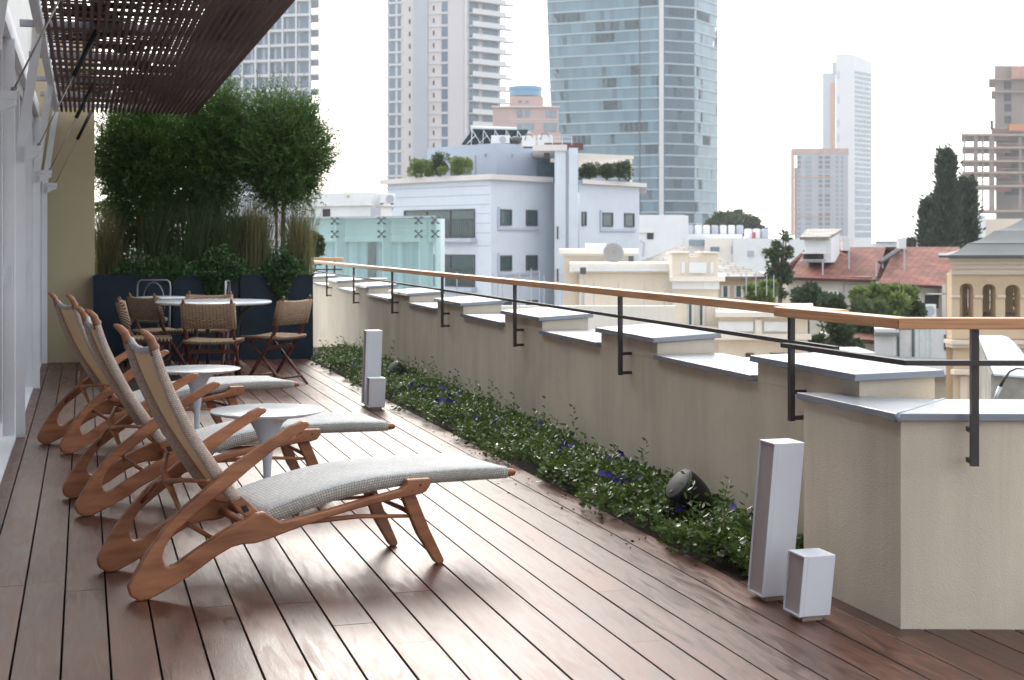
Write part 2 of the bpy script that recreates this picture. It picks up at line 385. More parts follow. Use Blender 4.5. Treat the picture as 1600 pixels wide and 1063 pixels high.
# projecting block at the near corner
blk = thing('corner_wall', 'low beige corner wall with a seamed zinc cap at right edge behind the box lamps', 'wall', (1.6, 4.9, 0))
fp = [(1.090, 5.315), (1.280, 4.682), (3.4, 4.65), (3.4, 5.03), (1.57, 5.06), (1.40, 5.40), (1.26, 5.40)]
b = MB(); b.prism(fp, -.3, .684); b.obj('wall_body', M['render'], blk, world=True)
b = MB(); b.prism([(1.15, 5.3), (1.32, 4.72), (3.3, 4.70), (3.3, 5.0), (1.6, 5.0), (1.40, 5.36)], -12, -.301); b.obj('wall_base', M['render'], blk, world=True)
fpc = [(1.068, 5.325), (1.264, 4.660), (1.555, 5.085), (1.42, 5.20), (1.27, 5.30)]
b = MB(); b.prism([(1.066, 5.330), (1.262, 4.660), (1.545, 5.090), (1.335, 5.16), (1.245, 5.32)], .686, .7105); b.obj('metal_cap', M['cap'], blk, world=True, bevel=.003)
b = MB(); b.prism([(1.2645, 4.660), (3.4, 4.628), (3.4, 5.055), (1.5475, 5.090)], .686, .7115); b.obj('metal_cap', M['cap'], blk, world=True, bevel=.003)
b = MB(); b.tube([(1.262, 4.657, .684), (1.262, 4.657, .704), (1.30, 4.715, .7125), (1.545, 5.088, .7125)], [.010, .010, .006, .004], 6); b.obj('cap_seam', M['cap'], blk, world=True, smooth=True)

# ================================================================== RAILINGS
ZR0, ZR1 = .991, 1.027
def post(mb_par, p, away, zb, mat_=M['steel']):
    """p: plan point of post centre, away: unit vector to the wall, zb: bottom"""
    a = Vector(away); s = Vector((-a.y, a.x)); p = Vector(p)
    def q(i, j, z): r = p + s * i + a * j; return (r.x, r.y, z)
    b = MB(); hw, hd = .0125, .010
    b.hexa([q(-hw, -hd, zb), q(hw, -hd, zb), q(hw, hd, zb), q(-hw, hd, zb), q(-hw, -hd, ZR0), q(hw, -hd, ZR0), q(hw, hd, ZR0), q(-hw, hd, ZR0)])
    po = b.obj('post', mat_, mb_par, world=True)
    for z in (zb + .004, zb + .105):
        b = MB(); b.hexa([q(-.008, hd, z), q(.008, hd, z), q(.008, .062, z), q(-.008, .062, z), q(-.008, hd, z + .016), q(.008, hd, z + .016), q(.008, .062, z + .016), q(-.008, .062, z + .016)])
        b.obj('bracket', mat_, po, world=True)
    return po
rail = thing('railing', 'long wood topped railing with dark steel posts fixed along the parapet wall', 'railing', (*wl(0, -.05), .55))
T0 = tz(1295, -.088); T1 = tz(484, -.088)
cuts = [T0, tz(954, -.088), tz(700, -.088), tz(585, -.088), T1]
for a, c in zip(cuts[:-1], cuts[1:]):
    b = MB(); b.prism([wl(a + .001, -.088), wl(a + .001, -.018), wl(c - .001, -.018), wl(c - .001, -.088)], ZR0, ZR1); b.obj('handrail', M['rail'], rail, world=True, bevel=.004)
b = MB(); b.prism([wl(T0 + .03, -.066), wl(T0 + .03, -.042), wl(T1, -.042), wl(T1, -.066)], .876, .892); b.obj('mid_rail', M['steel'], rail, world=True)
for x in (1233, 967, 803, 690, 612, 552, 510):
    post(rail, wl(tz(x, -.045), -.042), WO, .572)
rail2 = thing('railing', 'near railing section that bends right with a new lighter wood handrail', 'railing', (1.2, 4.6, .55))
A0 = Vector((.991, 5.39)); A1 = Vector((1.238, 4.565)); A2 = Vector((3.3, 4.50))
def strip(P, off0, off1, z0, z1, trim=(0, 0)):
    """mitred strip through points P, offset to the outer side"""
    res = []
    for off in (off0, off1):
        d1 = (P[1] - P[0]).normalized(); d2 = (P[2] - P[1]).normalized()
        n1 = Vector((-d1.y, d1.x)); n2 = Vector((-d2.y, d2.x))
        m = (n1 + n2).normalized(); m = m / m.dot(n1)
        res.append([P[0] + n1 * off, P[1] + m * off, P[2] + n2 * off])
    return res
r0, r1 = strip([A0, A1, A2], 0, .07, 0, 0)
e = (r0[1] - r0[0]).normalized() * .0015
b = MB(); b.prism([tuple(r0[0]), tuple(r0[1] - e), tuple(r1[1] - e), tuple(r1[0])], ZR0 + .002, ZR1 + .002); b.obj('handrail', M['rail'], rail2, world=True, bevel=.003)
e = Vector((.0015, 0))
b = MB(); b.prism([tuple(r0[1] + e), tuple(r0[2]), tuple(r1[2]), tuple(r1[1] + e)], ZR0 + .002, ZR1 + .002); b.obj('handrail', M['rail'], rail2, world=True, bevel=.003)
m0, m1 = strip([A0 + Vector((.025, -.005)), A1 + Vector((.026, .012)), A2 + Vector((0, .02))], .0, .03, 0, 0)
b = MB(); b.prism([tuple(p) for p in (m0[0], m0[1], m0[2], m1[2], m1[1], m1[0])], .875, .892); b.obj('mid_rail', M['steel'], rail2, world=True)
# the cross piece joining both mid rails
p = PX(1521, 4.60); post(rail2, (p, 4.592), (0, 1), .55)
# far end railing behind the planters
rail3 = thing('railing', 'far wood topped railing seen beyond the planters at the end of the terrace', 'railing', (-4.5, 21.6, .5))
b = MB(); b.box(-9, PX(536, 21.5), 21.5, 21.6, 1.0, 1.05); b.obj('handrail', M['rail'], rail3, world=True, bevel=.004)
b = MB(); b.box(-9, PX(534, 21.5), 21.54, 21.57, .86, .88); b.obj('mid_rail', M['steel'], rail3, world=True)
for X in (-2.7, -4.3, -5.9, -7.5):
    b = MB(); b.box(X, X + .025, 21.54, 21.565, .35, 1.0); b.obj('post', M['steel'], rail3, world=True)
fw = thing('end_wall', 'beige end parapet with zinc cap below the far railing', 'parapet', (-4.5, 22, 0))
b = MB(); b.box(-9, -1.95, 21.75, 22.1, -12, .70); b.obj('wall_body', M['render'], fw, world=True)
b = MB(); b.box(-9.02, -1.93, 21.72, 22.13, .702, .727); b.obj('metal_cap', M['cap'], fw, world=True)
b = MB(); b.prism([uv(-.6, 17.62), wl(17.3, 0.0), (-1.9, 21.7), (-9, 21.7)], -.3, -.05); b.obj('roof_floor', mat('roof_paving', (.35, .33, .30), .9), kind='structure')

# ================================================================== FACADE, PERGOLA (frame of the deck boards)
fac = thing('window_facade', 'white metal and glass door front running down the left side of the deck', 'facade', (*uv(-.6, 7), 0), BA)
def ub(b_, u0, u1, v0, v1, z0, z1): b_.box(u0 + .6, u1 + .6, v0 - 7, v1 - 7, z0, z1)
M['door_glass'] = mat('door_glass', (.10, .11, .12), .12, var=.1, spec=.8)
cols = [-3.2, 0.0, 3.15, 6.33, 9.83, 13.1, 15.8]
b = MB(); ub(b, -.80, -.62, -5, 16.2, -.2, 6.0); b.obj('wall', M['grey_panel'], fac)
for a, c in zip(cols[:-1], cols[1:]):
    n = 4; wdt = (c - a - .12) / n
    for i in range(n):
        v0 = a + .06 + i * wdt; v1 = v0 + wdt - .012
        b = MB(); ub(b, -.56, -.50, v0, v0 + .07, .02, 2.6); ub(b, -.56, -.50, v1 - .07, v1, .02, 2.6)
        ub(b, -.56, -.50, v0 + .07, v1 - .07, .02, .12); ub(b, -.56, -.50, v0 + .07, v1 - .07, 2.5, 2.6)
        d = b.obj('door', M['white_metal'], fac)
        b = MB(); ub(b, -.54, -.53, v0 + .07, v1 - .07, .12, 2.5); b.obj('pane', M['door_glass'], d)
        if i == 3:
            b = MB(); ub(b, -.50, -.44, v1 - .052, v1 - .022, 1.0, 1.12); b.obj('handle', M['white_metal'], d)
b = MB(); ub(b, -.615, -.45, -5, 16.0, 2.61, 2.75); b.obj('lintel', M['white_metal'], fac)
b = MB(); ub(b, -.615, -.52, -5, 16.0, 2.76, 4.6); b.obj('cladding', M['grey_panel'], fac)
b = MB(); ub(b, -.60, -.42, -5, 15.8, -.02, .018); b.obj('threshold', M['white_metal'], fac)
for v in cols:
    b = MB(); ub(b, -.50, -.43, v - .03, v + .02, .0, 2.6); c = b.obj('column', M['white_metal'], fac)
    # narrow flange: upright to 1.9 m then leaning out to carry the pergola
    b = MB()
    prof = [(-.425, .0), (-.365, .0), (-.365, 1.86), (-.14, 3.45), (-.20, 3.45), (-.425, 1.86)]
    b.side([(u + .6, z) for u, z in prof], v - 7 - .006, v - 7 + .008); b.obj('fin', M['white_metal'], c)
    b = MB(); b.side([(.233, 1.80), (.33, 1.845), (.33, 1.865), (.233, 1.868)], v - 7 - .055, v - 7 - .012)
    b.side([(.233, 1.872), (.335, 1.868), (.335, 1.905), (.233, 1.905)], v - 7 - .055, v - 7 - .045)
    b.obj('cable_bracket', M['white_metal'], c)
ewall = thing('end_wall', 'tall plain beige wall closing the terrace beside the glass doors', 'wall', (*uv(-.1, 16.0), 0), BA)
b = MB(); b.box(-.60, .215, -.12, .3, -.02, 3.6); b.obj('wall_body', M['render_beige'], ewall)

perg = thing('pergola', 'dark wooden slat sunshade cantilevered over the doors and loungers', 'pergola', (*uv(0, 7), 0), BA)
ZP = 2.65; UP0, UP1, VP0, VP1 = -.25, 1.143, -4.0, 15.7
u = UP0 + .02
while u < UP1:
    b = MB()
    w_ = .024
    lens = VP1 + random.uniform(-.006, .006)
    b.box(u, u + w_, VP0 - 7, lens - 7, ZP + random.uniform(0, .004), ZP + .040); b.obj('slat', M['slat'], perg); u += .0445
b = MB()
v = VP0 + .05
while v < VP1 - .3:
    if random.random() > .10: b.box(UP0, UP1 - .03, v - 7, v - 7 + random.uniform(.040, .075), ZP + .085, ZP + .092)
    v += random.uniform(.10, .17)
for _ in range(520):
    v = random.uniform(VP0, VP1 - .4); u = random.uniform(UP0, UP1 - .3); L_ = random.uniform(.06, .40)
    b.box(u, min(UP1 - .03, u + L_), v - 7, v - 7 + random.uniform(.05, .16), ZP + .0935, ZP + .10)
b.obj('cross_slats', M['slat'], perg, label='upper layer of narrow boards crossing the slats')
for v in [-3.2, -1.6, 0.0, 1.6, 3.15, 4.75, 6.33, 8.05, 9.83, 11.45, 13.1, 14.45, 15.55]:
    b = MB(); b.box(UP0 - .15, UP1 - .04, v - 7, v - 7 + .06, ZP + .042, ZP + .084); b.obj('beam', M['beam'], perg)
b = MB(); b.box(UP0 - .05, UP0, VP0 - 7, VP1 - 7, ZP, ZP + .12); b.obj('wall_beam', M['white_metal'], perg)
b = MB(); b.box(UP1 - .02, UP1 + .01, VP0 - 7, VP1 - 7, ZP + .0, ZP + .06); b.obj('edge_board', M['slat'], perg)
for v in cols[1:]:
    b = MB(); pA = Vector((-.285, v - 7 - .035, 1.90)); pB = Vector((.085, v - 7 - .035, ZP + .03))
    q = pA.lerp(pB, .60)
    for o_ in (-.009, .009): b.tube([pA + Vector((0, o_, 0)), q + Vector((0, o_, 0))], .0035, 6)
    b.tube([pA + Vector((0, 0, -.02)), pA + Vector((.01, 0, .02))], .014, 8)
    b.obj('tie_rod', M['cable'], perg, smooth=True)
    b = MB(); b.tube([q, pB], .017, 10); b.obj('rod_sleeve', M['sleeve'], perg, smooth=True)

# ================================================================== BOX LAMPS
def box_lamp(x, y, ht, label, wd=.116):
    t = thing('box_lamp', label, 'lamp', (x, y, 0), BA, 'leaning white box lamps on the deck')
    sh = .175
    def q(i, j, z): return (i, j - sh * (z - .03), z)
    def shb(b_, i0, i1, j0, j1, z0, z1): b_.hexa([q(i0, j0, z0), q(i1, j0, z0), q(i1, j1, z0), q(i0, j1, z0), q(i0, j0, z1), q(i1, j0, z1), q(i1, j1, z1), q(i0, j1, z1)])
    z0, z1 = .02, .03 + ht; d = .116
    b = MB(); shb(b, .014, wd, 0, d, z0, z1); b.obj('housing', M['lamp_white'], t, bevel=.002)
    b = MB()
    shb(b, 0, .0135, 0, .004, z0, z1); shb(b, 0, .0135, d - .004, d, z0, z1); shb(b, 0, .0135, .0042, d - .0042, z0, z0 + .005); shb(b, 0, .0135, .0042, d - .0042, z1 - .004, z1)
    b.obj('frame', M['lamp_white'], t)
    b = MB(); shb(b, .006, .0137, .0045, d - .0045, z0 + .006, z1 - .005); b.obj('diffuser', M['lamp_side'], t)
    b = MB(); b.box(.024, wd - .018, .022, d - .016, 0.0, .019); b.obj('foot', M['lamp_foot'], t)
    return t
box_lamp(.882, 5.014, .545, 'tall white box lamp leaning near the corner wall, in front of the bed')
box_lamp(.959, 4.745, .200, 'short white box lamp in front of the tall one by the corner wall')
box_lamp(-1.147, 11.03, .565, 'tall white box lamp far down the deck beside the second speaker', .125)
box_lamp(-1.088, 10.80, .215, 'short white box lamp far down the deck in front of a tall one', .125)

# ================================================================== SPEAKERS
def speaker(x, y, z, label, rz, s=1.0):
    t = thing('garden_speaker', label, 'speaker', (x, y, z), rz, 'black bullet shaped garden speakers')
    T = Matrix.Rotation(R(-52), 4, 'Y')     # axis tilts towards -x... local z = speaker axis
    prof = [(.001, -.15), (.03, -.145), (.058, -.12), (.078, -.08), (.092, -.03), (.098, .03), (.096, .07), (.090, .082)]
    b = MB(); b.lathe([(r_ * s, z_ * s) for r_, z_ in prof], 36)
    b.v = [tuple(T @ Vector(p)) for p in b.v]; b.obj('body', M['black'], t, smooth=True)
    b = MB(); b.lathe([(.0895 * s, .0815 * s), (.0895 * s, .086 * s), (.085 * s, .089 * s), (.001, .091 * s)], 36)
    b.v = [tuple(T @ Vector(p)) for p in b.v]; b.obj('grille', M['grille'], t, smooth=True)
    b = MB(); b.lathe([(.012 * s, .089 * s), (.012 * s, .0935 * s), (.008 * s, .094 * s)], 16)
    b.v = [tuple(T @ (Vector(p) + Vector((-.055 * s, 0, 0)))) for p in b.v]; b.obj('badge', M['grille'], t)
    b = MB(); b.tube([(0, 0, -z), (0.01, 0, -.03)], .015, 8); b.obj('stake', M['black'], t)
Zs = 6.30
speaker(PX(1077, Zs), Zs, .165, 'nearer black garden speaker among the pansies by the parapet wall', R(20), .84)
Zs = 12.3
speaker(PX(621, Zs), Zs, .150, 'farther black garden speaker behind the far box lamps', R(20), .85)
# ================================================================== LOUNGERS
def interp(P, n):
    """resample a polyline smoothly (Catmull-Rom) to n points"""
    P = [Vector((p[0], 0, p[1])) for p in P]; out_ = []
    ext = [P[0] * 2 - P[1]] + P + [P[-1] * 2 - P[-2]]
    m = len(P) - 1
    for i in range(n):
        t = i / (n - 1) * m; k = min(int(t), m - 1); f = t - k
        a, b_, c, d = ext[k:k + 4]
        q = .5 * ((2 * b_) + (c - a) * f + (2 * a - 5 * b_ + 4 * c - d) * f * f + (3 * b_ - a - 3 * c + d) * f ** 3)
        out_.append((q.x, q.z))
    return out_
def loft(b, secs, closed_ends=True, uvscale=None):
    """secs: list of cross-sections, each a list of (x,y,z) with equal count (closed loops)"""
    n = len(secs[0]); base = len(b.v)
    uvs = []; run = 0; prev = None
    for s_ in secs:
        c = sum((Vector(p) for p in s_), Vector()) / n
        if prev is not None: run += (c - prev).length
        prev = c; acc = 0
        for k, p in enumerate(s_):
            if k: acc += (Vector(p) - Vector(s_[k - 1])).length
            b.v.append(p); uvs.append((run, acc))
    for i in range(len(secs) - 1):
        for k in range(n):
            a = base + i * n + k; c = base + i * n + (k + 1) % n
            b.f.append((a, c, c + n, a + n))
    b.f.append(tuple(base + k for k in range(n - 1, -1, -1))); b.f.append(tuple(base + (len(secs) - 1) * n + k for k in range(n)))
    b.uv = (b.uv or []) + uvs
    return b
FRAME = [(-0.045, 0.055), (-0.036, 0.02), (-0.005, 0.0), (0.033, 0.003), (0.10, .033), (0.179, 0.071), (0.269, 0.128), (0.33, 0.157), (0.367, 0.164), (0.422, 0.163), (0.485, 0.177),
         (0.587, 0.205), (0.71, .233), (0.83, 0.256), (1.011, 0.282), (1.083, 0.288), (1.112, 0.296), (1.132, 0.322), (1.132, 0.349), (1.030, 0.351), (1.026, 0.330), (1.004, 0.314),
         (0.926, 0.301), (0.82, .283), (0.714, 0.262), (0.60, .243), (0.52, 0.233), (0.485, .255), (0.455, 0.277), (0.428, 0.273), (0.33, 0.233), (0.27, .203), (0.21, 0.168), (0.16, .138), (0.126, 0.117), (0.100, 0.112), (0.086, 0.119), (0.076, 0.146), (0.087, 0.185),
         (0.120, 0.232), (0.179, 0.278), (0.245, 0.326), (0.33, 0.385), (0.40, 0.437), (0.489, 0.500), (0.56, 0.541), (0.626, 0.579), (0.634, 0.590), (0.622, 0.600), (0.603, 0.602), (0.565, 0.588), (0.504, 0.555), (0.418, 0.507),
         (0.336, 0.457), (0.257, 0.395), (0.149, 0.315), (0.08, 0.245), (0.022, 0.169), (-0.02, 0.100)]
SEAT_T = [(.470, .262), (.500, .283), (.604, .313), (.772, .347), (.912, .364), (1.039, .369), (1.199, .370), (1.35, .366), (1.497, .358)]
SEAT_B = [(.500, .222), (.530, .232), (.637, .260), (.772, .290), (.90, .308), (1.024, .319), (1.146, .320), (1.30, .317), (1.497, .314)]
BACK_F = [(.080, .893), (.111, .801), (.159, .694), (.218, .579), (.280, .483), (.325, .415), (.385, .330)]
BACK_R = [(.049, .880), (.075, .790), (.115, .690), (.169, .578), (.222, .490), (.272, .408), (.340, .312)]
def mid(a, b_, f): return (a[0] + (b_[0] - a[0]) * f, a[1] + (b_[1] - a[1]) * f)
W_ = .50
def make_lounger(label):
    t = thing('lounger', label, 'sun lounger', (0, 0, 0), 0, 'wooden loungers in a row on the deck')
    for yc in (0, W_):
        b = MB(); b.side(FRAME, yc - .019, yc + .019)
        f = b.obj('side_frame', M['wood'], t, bevel=.009, seg=3)
        b = MB(); b.tube([(1.085, yc - .0195, .325), (1.085, yc + .0195, .325)], .005, 10); b.tube([(1.05, yc - .0195, .305), (1.05, yc + .0195, .305)], .003, 8); b.obj('bolt', M['iron'], f)
    # seat
    T_ = interp(SEAT_T, 26); B_ = interp(SEAT_B, 26); secs = []
    y0, y1 = .024, W_ - .024
    for (xt, zt), (xb, zb) in zip(T_, B_):
        secs.append([(xb, y0 + .004, zb), (xb * .5 + xt * .5, y0, (zb + zt) / 2), (xt, y0 + .001, zt - .005), (xt, y0 + .008, zt + .001), (xt, (y0 + y1) / 2 - .1, zt - .003), (xt, (y0 + y1) / 2 + .1, zt - .003), (xt, y1 - .008, zt + .001), (xt, y1 - .001, zt - .005), (xb * .5 + xt * .5, y1, (zb + zt) / 2), (xb, y1 - .004, zb),
                     (xb, y1 - .038, zb), (xt, y1 - .04, zt - .012), (xt, y0 + .04, zt - .012), (xb, y0 + .038, zb)])
    b = loft(MB(), secs); st = b.obj('seat', M['cord'], t, smooth=True); st.data.materials.append(M['cord_side'])
    for pi, pl in enumerate(st.data.polygons):
        if pi < 25 * 14 and pi % 14 in (0, 1, 7, 8): pl.material_index = 1
    for yc in (y0 + .018, y1 - .018):
        b = MB(); b.tube([(1.47, yc, .334), (1.515, yc, .334), (1.532, yc, .333), (1.540, yc, .332)], [.017, .017, .014, .004], 12, 1.0); b.obj('rail_tip', M['wood'], t, smooth=True)
    b = MB(); b.tube([(1.485, y0 + .02, .333), (1.485, y1 - .02, .333)], .013, 10); b.obj('end_bar', M['wood'], t, smooth=True)
    b = MB(); b.tube([(.60, y0 + .02, .25), (.60, y1 - .02, .25)], .013, 10); b.obj('cross_bar', M['wood'], t, smooth=True)
    # back: two cord-wrapped rails, canvas stretched between, horn tips
    Fp = interp(BACK_F, 24); Rp = interp(BACK_R, 24)
    for yc in (.050, W_ - .050):
        secs = []
        for (xf, zf), (xr, zr) in zip(Fp, Rp):
            hw = .021; m_ = mid((xf, zf), (xr, zr), .5)
            a = mid((xf, zf), (xr, zr), .12); c = mid((xf, zf), (xr, zr), .88)
            secs.append([(a[0], yc - hw * .8, a[1]), (m_[0], yc - hw, m_[1]), (c[0], yc - hw * .8, c[1]), (xr, yc, zr), (c[0], yc + hw * .8, c[1]), (m_[0], yc + hw, m_[1]), (a[0], yc + hw * .8, a[1]), (xf, yc, zf)])
        b = loft(MB(), secs); b.obj('back_rail', M['cord_rail'], t, smooth=True)
        # horn
        b = MB(); b.tube([(.066, yc, .865), (.060, yc, .900), (.050, yc, .925), (.034, yc, .942), (.018, yc, .952), (.008, yc, .956)], [.0165, .0175, .0165, .0135, .010, .004], 14); b.obj('horn_tip', M['wood'], t, smooth=True)
        b = MB(); b.side([(.336, .318), (.382, .336), (.415, .305), (.455, .268), (.45, .235), (.405, .250), (.37, .278)], yc - .017, yc + .017); b.obj('rail_end', M['wood'], t, bevel=.006)
        b = MB(); b.side([(.378, .296), (.400, .300), (.412, .276), (.392, .270)], yc - .0205, yc - .017); b.side([(.378, .296), (.400, .300), (.412, .276), (.392, .270)], yc + .017, yc + .0205); b.obj('pad', M['black'], t, bevel=.002)
    secs = []
    for i, ((xf, zf), (xr, zr)) in enumerate(zip(Fp, Rp)):
        row = []
        ny = 9
        for j in range(ny):
            y = .062 + (W_ - .124) * j / (ny - 1); s_ = 1 - (2 * j / (ny - 1) - 1) ** 2
            sag = .010 * s_
            a = mid((xf, zf), (xr, zr), .10); top = -.022 * s_ * max(0, 1 - i / 5)
            row.append((a[0] - sag * .9 - top * .1, y, a[1] - sag * .4 + top))
        bk = [(x - .005, y, z - .003) for x, y, z in reversed(row)]
        secs.append(row + bk)
    b = loft(MB(), secs); b.obj('backrest', M['canvas'], t, smooth=True)
    b = MB(); pts = []
    for j in range(11):
        y = .055 + (W_ - .11) * j / 10; s_ = 1 - (2 * j / 10 - 1) ** 2; pts.append((.072 - .008 * s_, y, .897 - .026 * s_))
    b.tube(pts, .0135, 10); b.uv = [(j * .045, k * .010) for j in range(11) for k in range(10)]; b.obj('top_roll', M['cord'], t, smooth=True)
    # carved spider brace behind the back
    c = (.165, W_ / 2, .372); b = MB()
    def arm(p1, p2, r0=.017, r1=.010): b.tube([c, p1, p2], [r0, .011, r1], 10, .75)
    arm((.19, .14, .392), (.255, .015, .402)); arm((.16, .38, .352), (.125, W_ - .015, .262))
    arm((.165, .32, .41), (.20, .40, .455)); arm((.185, .215, .31), (.215, .19, .215))
    b.tube([(.215, .19, .225), (.30, .12, .17), (.40, .08, .175)], [.010, .010, .012], 10)
    b.obj('brace', M['wood'], t, smooth=True)
    b = MB(); b.tube([(.445, -.004, .20), (.445, W_ + .004, .20)], .016, 12); b.obj('axle', M['wood'], t, smooth=True)
    # front legs
    for yc, yb in ((.034, .030), (W_ - .034, W_ - .085)):
        b = MB()
        prof = [(1.022, .286), (1.080, .290), (1.142, .142), (1.203, .018), (1.203, .006), (1.195, 0), (1.178, 0), (1.164, .013), (1.092, .125)]
        b.side(prof, -.017, .017)
        b.v = [(x - (.03 if yc > .2 else 0) * (1 - z / .29), (yc * (z / .29) + yb * (1 - z / .29)) + y, z) for x, y, z in b.v]
        b.obj('leg', M['wood'], t, bevel=.006)
    b = MB(); b.tube([(.47, .05, .196), (.62, .045, .212), (.85, .04, .215), (1.085, .034, .196)], [.011, .013, .011, .009], 10, .8); b.obj('stretcher', M['wood'], t, smooth=True)
    b = MB(); b.tube([(.47, W_ - .05, .196), (.62, W_ - .06, .212), (.85, W_ - .06, .215), (1.075, W_ - .06, .210)], [.011, .013, .011, .009], 10, .8); b.obj('stretcher', M['wood'], t, smooth=True)
    b = MB(); b.tube([(1.085, .034, .196), (1.085, .16, .206), (1.07, W_ - .06, .218)], [.009, .010, .009], 10); b.obj('stretcher', M['wood'], t, smooth=True)
    return t
L1 = make_lounger('nearest wooden lounger with pale woven seat, closest to the camera')
L1.location = (-1.322, 5.053, 0); L1.rotation_euler = (0, 0, R(28.3))
L2 = dup(L1, (-1.987, 6.609, 0), R(24), 'middle wooden lounger, between the nearest and farthest ones')
L3 = dup(L1, (-2.68, 8.56, 0), R(33), 'farthest wooden lounger, closest to the dining chairs and the glass doors')

# ================================================================== PEDESTAL SIDE TABLES
def side_table(x, y, label):
    t = thing('side_table', label, 'side table', (x, y, 0), 0, 'small round pedestal tables between the loungers')
    r = .255; b = MB(); b.lathe([(.001, .500), (r - .045, .502), (r - .006, .514), (r, .519), (r - .001, .522), (r - .006, .5235), (.001, .5238)], 64); b.obj('table_top', M['marble'], t, smooth=True)
    b = MB(); b.lathe([(.150, 0), (.150, .004), (.125, .010), (.075, .020), (.035, .045), (.021, .09), (.0165, .15), (.0165, .21), (.019, .28), (.028, .35), (.045, .41), (.070, .46), (.105, .492), (.12, .4995)], 40); b.obj('pedestal', M['tulip'], t, smooth=True)
    return t
side_table(PX(417.5, 6.38), 6.38, 'nearer white round side table standing between the first and second loungers')
side_table(PX(308, 8.48), 8.48, 'farther white round side table standing between the second and third loungers')

# ================================================================== DINING GROUP
def round_table(x, y, r, h, label, legs):
    t = thing('round_table', label, 'table', (x, y, 0), R(18))
    b = MB(); b.lathe([(.001, h - .028), (r - .02, h - .028), (r - .004, h - .020), (r, h - .012), (r - .003, h - .004), (r - .010, h), (.001, h)], 72); b.obj('table_top', M['marble'], t, smooth=True)
    if legs:
        for k in range(3):
            a = R(10 + 120 * k); c, s = math.cos(a), math.sin(a)
            pts = [(c * .42, s * .42, h - .032), (c * .34, s * .34, h - .05), (c * .26, s * .26, h - .12), (c * .225, s * .225, h - .24), (c * .215, s * .215, .30), (c * .215, s * .215, .03)]
            b = MB(); b.tube(pts, [.012, .015, .017, .018, .018, .018], 10); b.obj('leg', M['iron'], t, smooth=True)
        b = MB(); b.lathe([(.30, 0), (.30, .012), (.24, .03), (.20, .035), (.001, .035)], 40); b.obj('base', M['iron'], t, smooth=True)
        b = MB(); b.lathe([(.22, h - .034), (.22, h - .029), (.001, h - .029)], 24); b.obj('top_plate', M['iron'], t)
    else:
        b = MB(); b.lathe([(.19, 0), (.19, .012), (.03, .03), (.022, .06), (.022, h - .05), (.06, h - .03)], 24); b.obj('pedestal', M['iron'], t, smooth=True)
    return t
round_table(PX(334, 13.0), 13.0, .525, .742, 'large round marble topped table with black iron legs amid the woven chairs', True)
round_table(PX(253, 14.2), 14.2, .235, .735, 'small round white topped table near the metal chairs by the planters', False)

def make_chair(label):
    t = thing('folding_chair', label, 'chair', (0, 0, 0), 0, 'woven folding chairs round the marble table')
    w = .205; wm = M['wood_dark']
    for s in (-1, 1):
        y = s * w
        b = MB(); b.tube([(-.245, y, .800), (-.235, y, .775), (-.20, y, .66), (-.155, y, .50), (-.10, y, .40), (.07, y, .16), (.185, y, .0)], [.010, .016, .0175, .0185, .0185, .017, .0145], 10, .8); b.obj('back_post', wm, t, smooth=True)
        y = s * (w - .036)
        b = MB(); b.tube([(.175, y, .425), (.05, y, .30), (-.10, y, .145), (-.24, y, .0)], [.015, .0175, .017, .013], 10, .8); b.obj('leg', wm, t, smooth=True)
        y = s * (w - .018)
        b = MB(); b.bar((-.19, s * (w - .004), .425), (.20, s * (w - .004), .425), .022, .03); b.obj('seat_rail', wm, t, bevel=.005)
    b = MB(); b.tube([(.12, -w, .085), (.12, w, .085)], .011, 8); b.obj('stretcher', wm, t, smooth=True)
    b = MB(); b.tube([(-.17, -w + .036, .075), (-.17, w - .036, .075)], .011, 8); b.obj('stretcher', wm, t, smooth=True)
    b = MB(); b.bar((-.062, -w, .345), (-.062, w, .345), .018, .035); b.obj('stretcher', wm, t, bevel=.003)
    # woven back: a slightly hollow band wrapped round the posts
    secs = []
    for j in range(13):
        f = j / 12; y = (-w - .022) + (2 * w + .044) * f; s_ = 1 - (2 * f - 1) ** 2; dx = -.020 * s_ + .004
        th = .013 + .011 * (1 if j in (0, 12) else 0)
        secs.append([(-.238 + dx - th, y, .760 - .012 * s_), (-.226 + dx, y, .770 - .012 * s_), (-.214 + dx + th, y, .760 - .012 * s_), (-.185 + dx + th, y, .640), (-.158 + dx + th, y, .548 + .004 * s_), (-.170 + dx, y, .540 + .004 * s_), (-.182 + dx - th, y, .548 + .004 * s_), (-.210 + dx - th, y, .640)])
    b = loft(MB(), secs); b.obj('back_panel', M['rope'], t, smooth=True)
    secs = []
    for j in range(11):
        f = j / 10; y = (-w - .012) + (2 * w + .024) * f; s_ = 1 - (2 * f - 1) ** 2; dz = -.018 * s_
        secs.append([(-.20, y, .440 + dz * .5), (-.19, y, .452 + dz * .6), (0, y, .452 + dz), (.20, y, .452 + dz * .6), (.215, y, .440 + dz * .5), (.20, y, .420 + dz * .5), (0, y, .428 + dz), (-.19, y, .420 + dz * .5)])
    b = loft(MB(), secs); b.obj('seat', M['rope'], t, smooth=True)
    return t
def back_at(px, Z, deg):     # place the chair so that its backrest top centre is at the photo column
    a = R(deg); return (PX(px, Z) + .235 * math.cos(a), Z + .235 * math.sin(a), 0)
C1 = make_chair('woven folding chair with its back to the camera, in front of the marble table')
C1.location = back_at(324, 11.95, 88); C1.rotation_euler = (0, 0, R(88))
dup(C1, back_at(463, 12.65, 154), R(154), 'woven folding chair at the right side of the marble table, nearest the flower bed')
dup(C1, back_at(186, 12.35, 14), R(14), 'leftmost woven folding chair, seen side on, nearest the glass doors')
dup(C1, back_at(222, 13.35, 48), R(48), 'woven folding chair behind the leftmost one, partly hidden by it, left of the marble table')
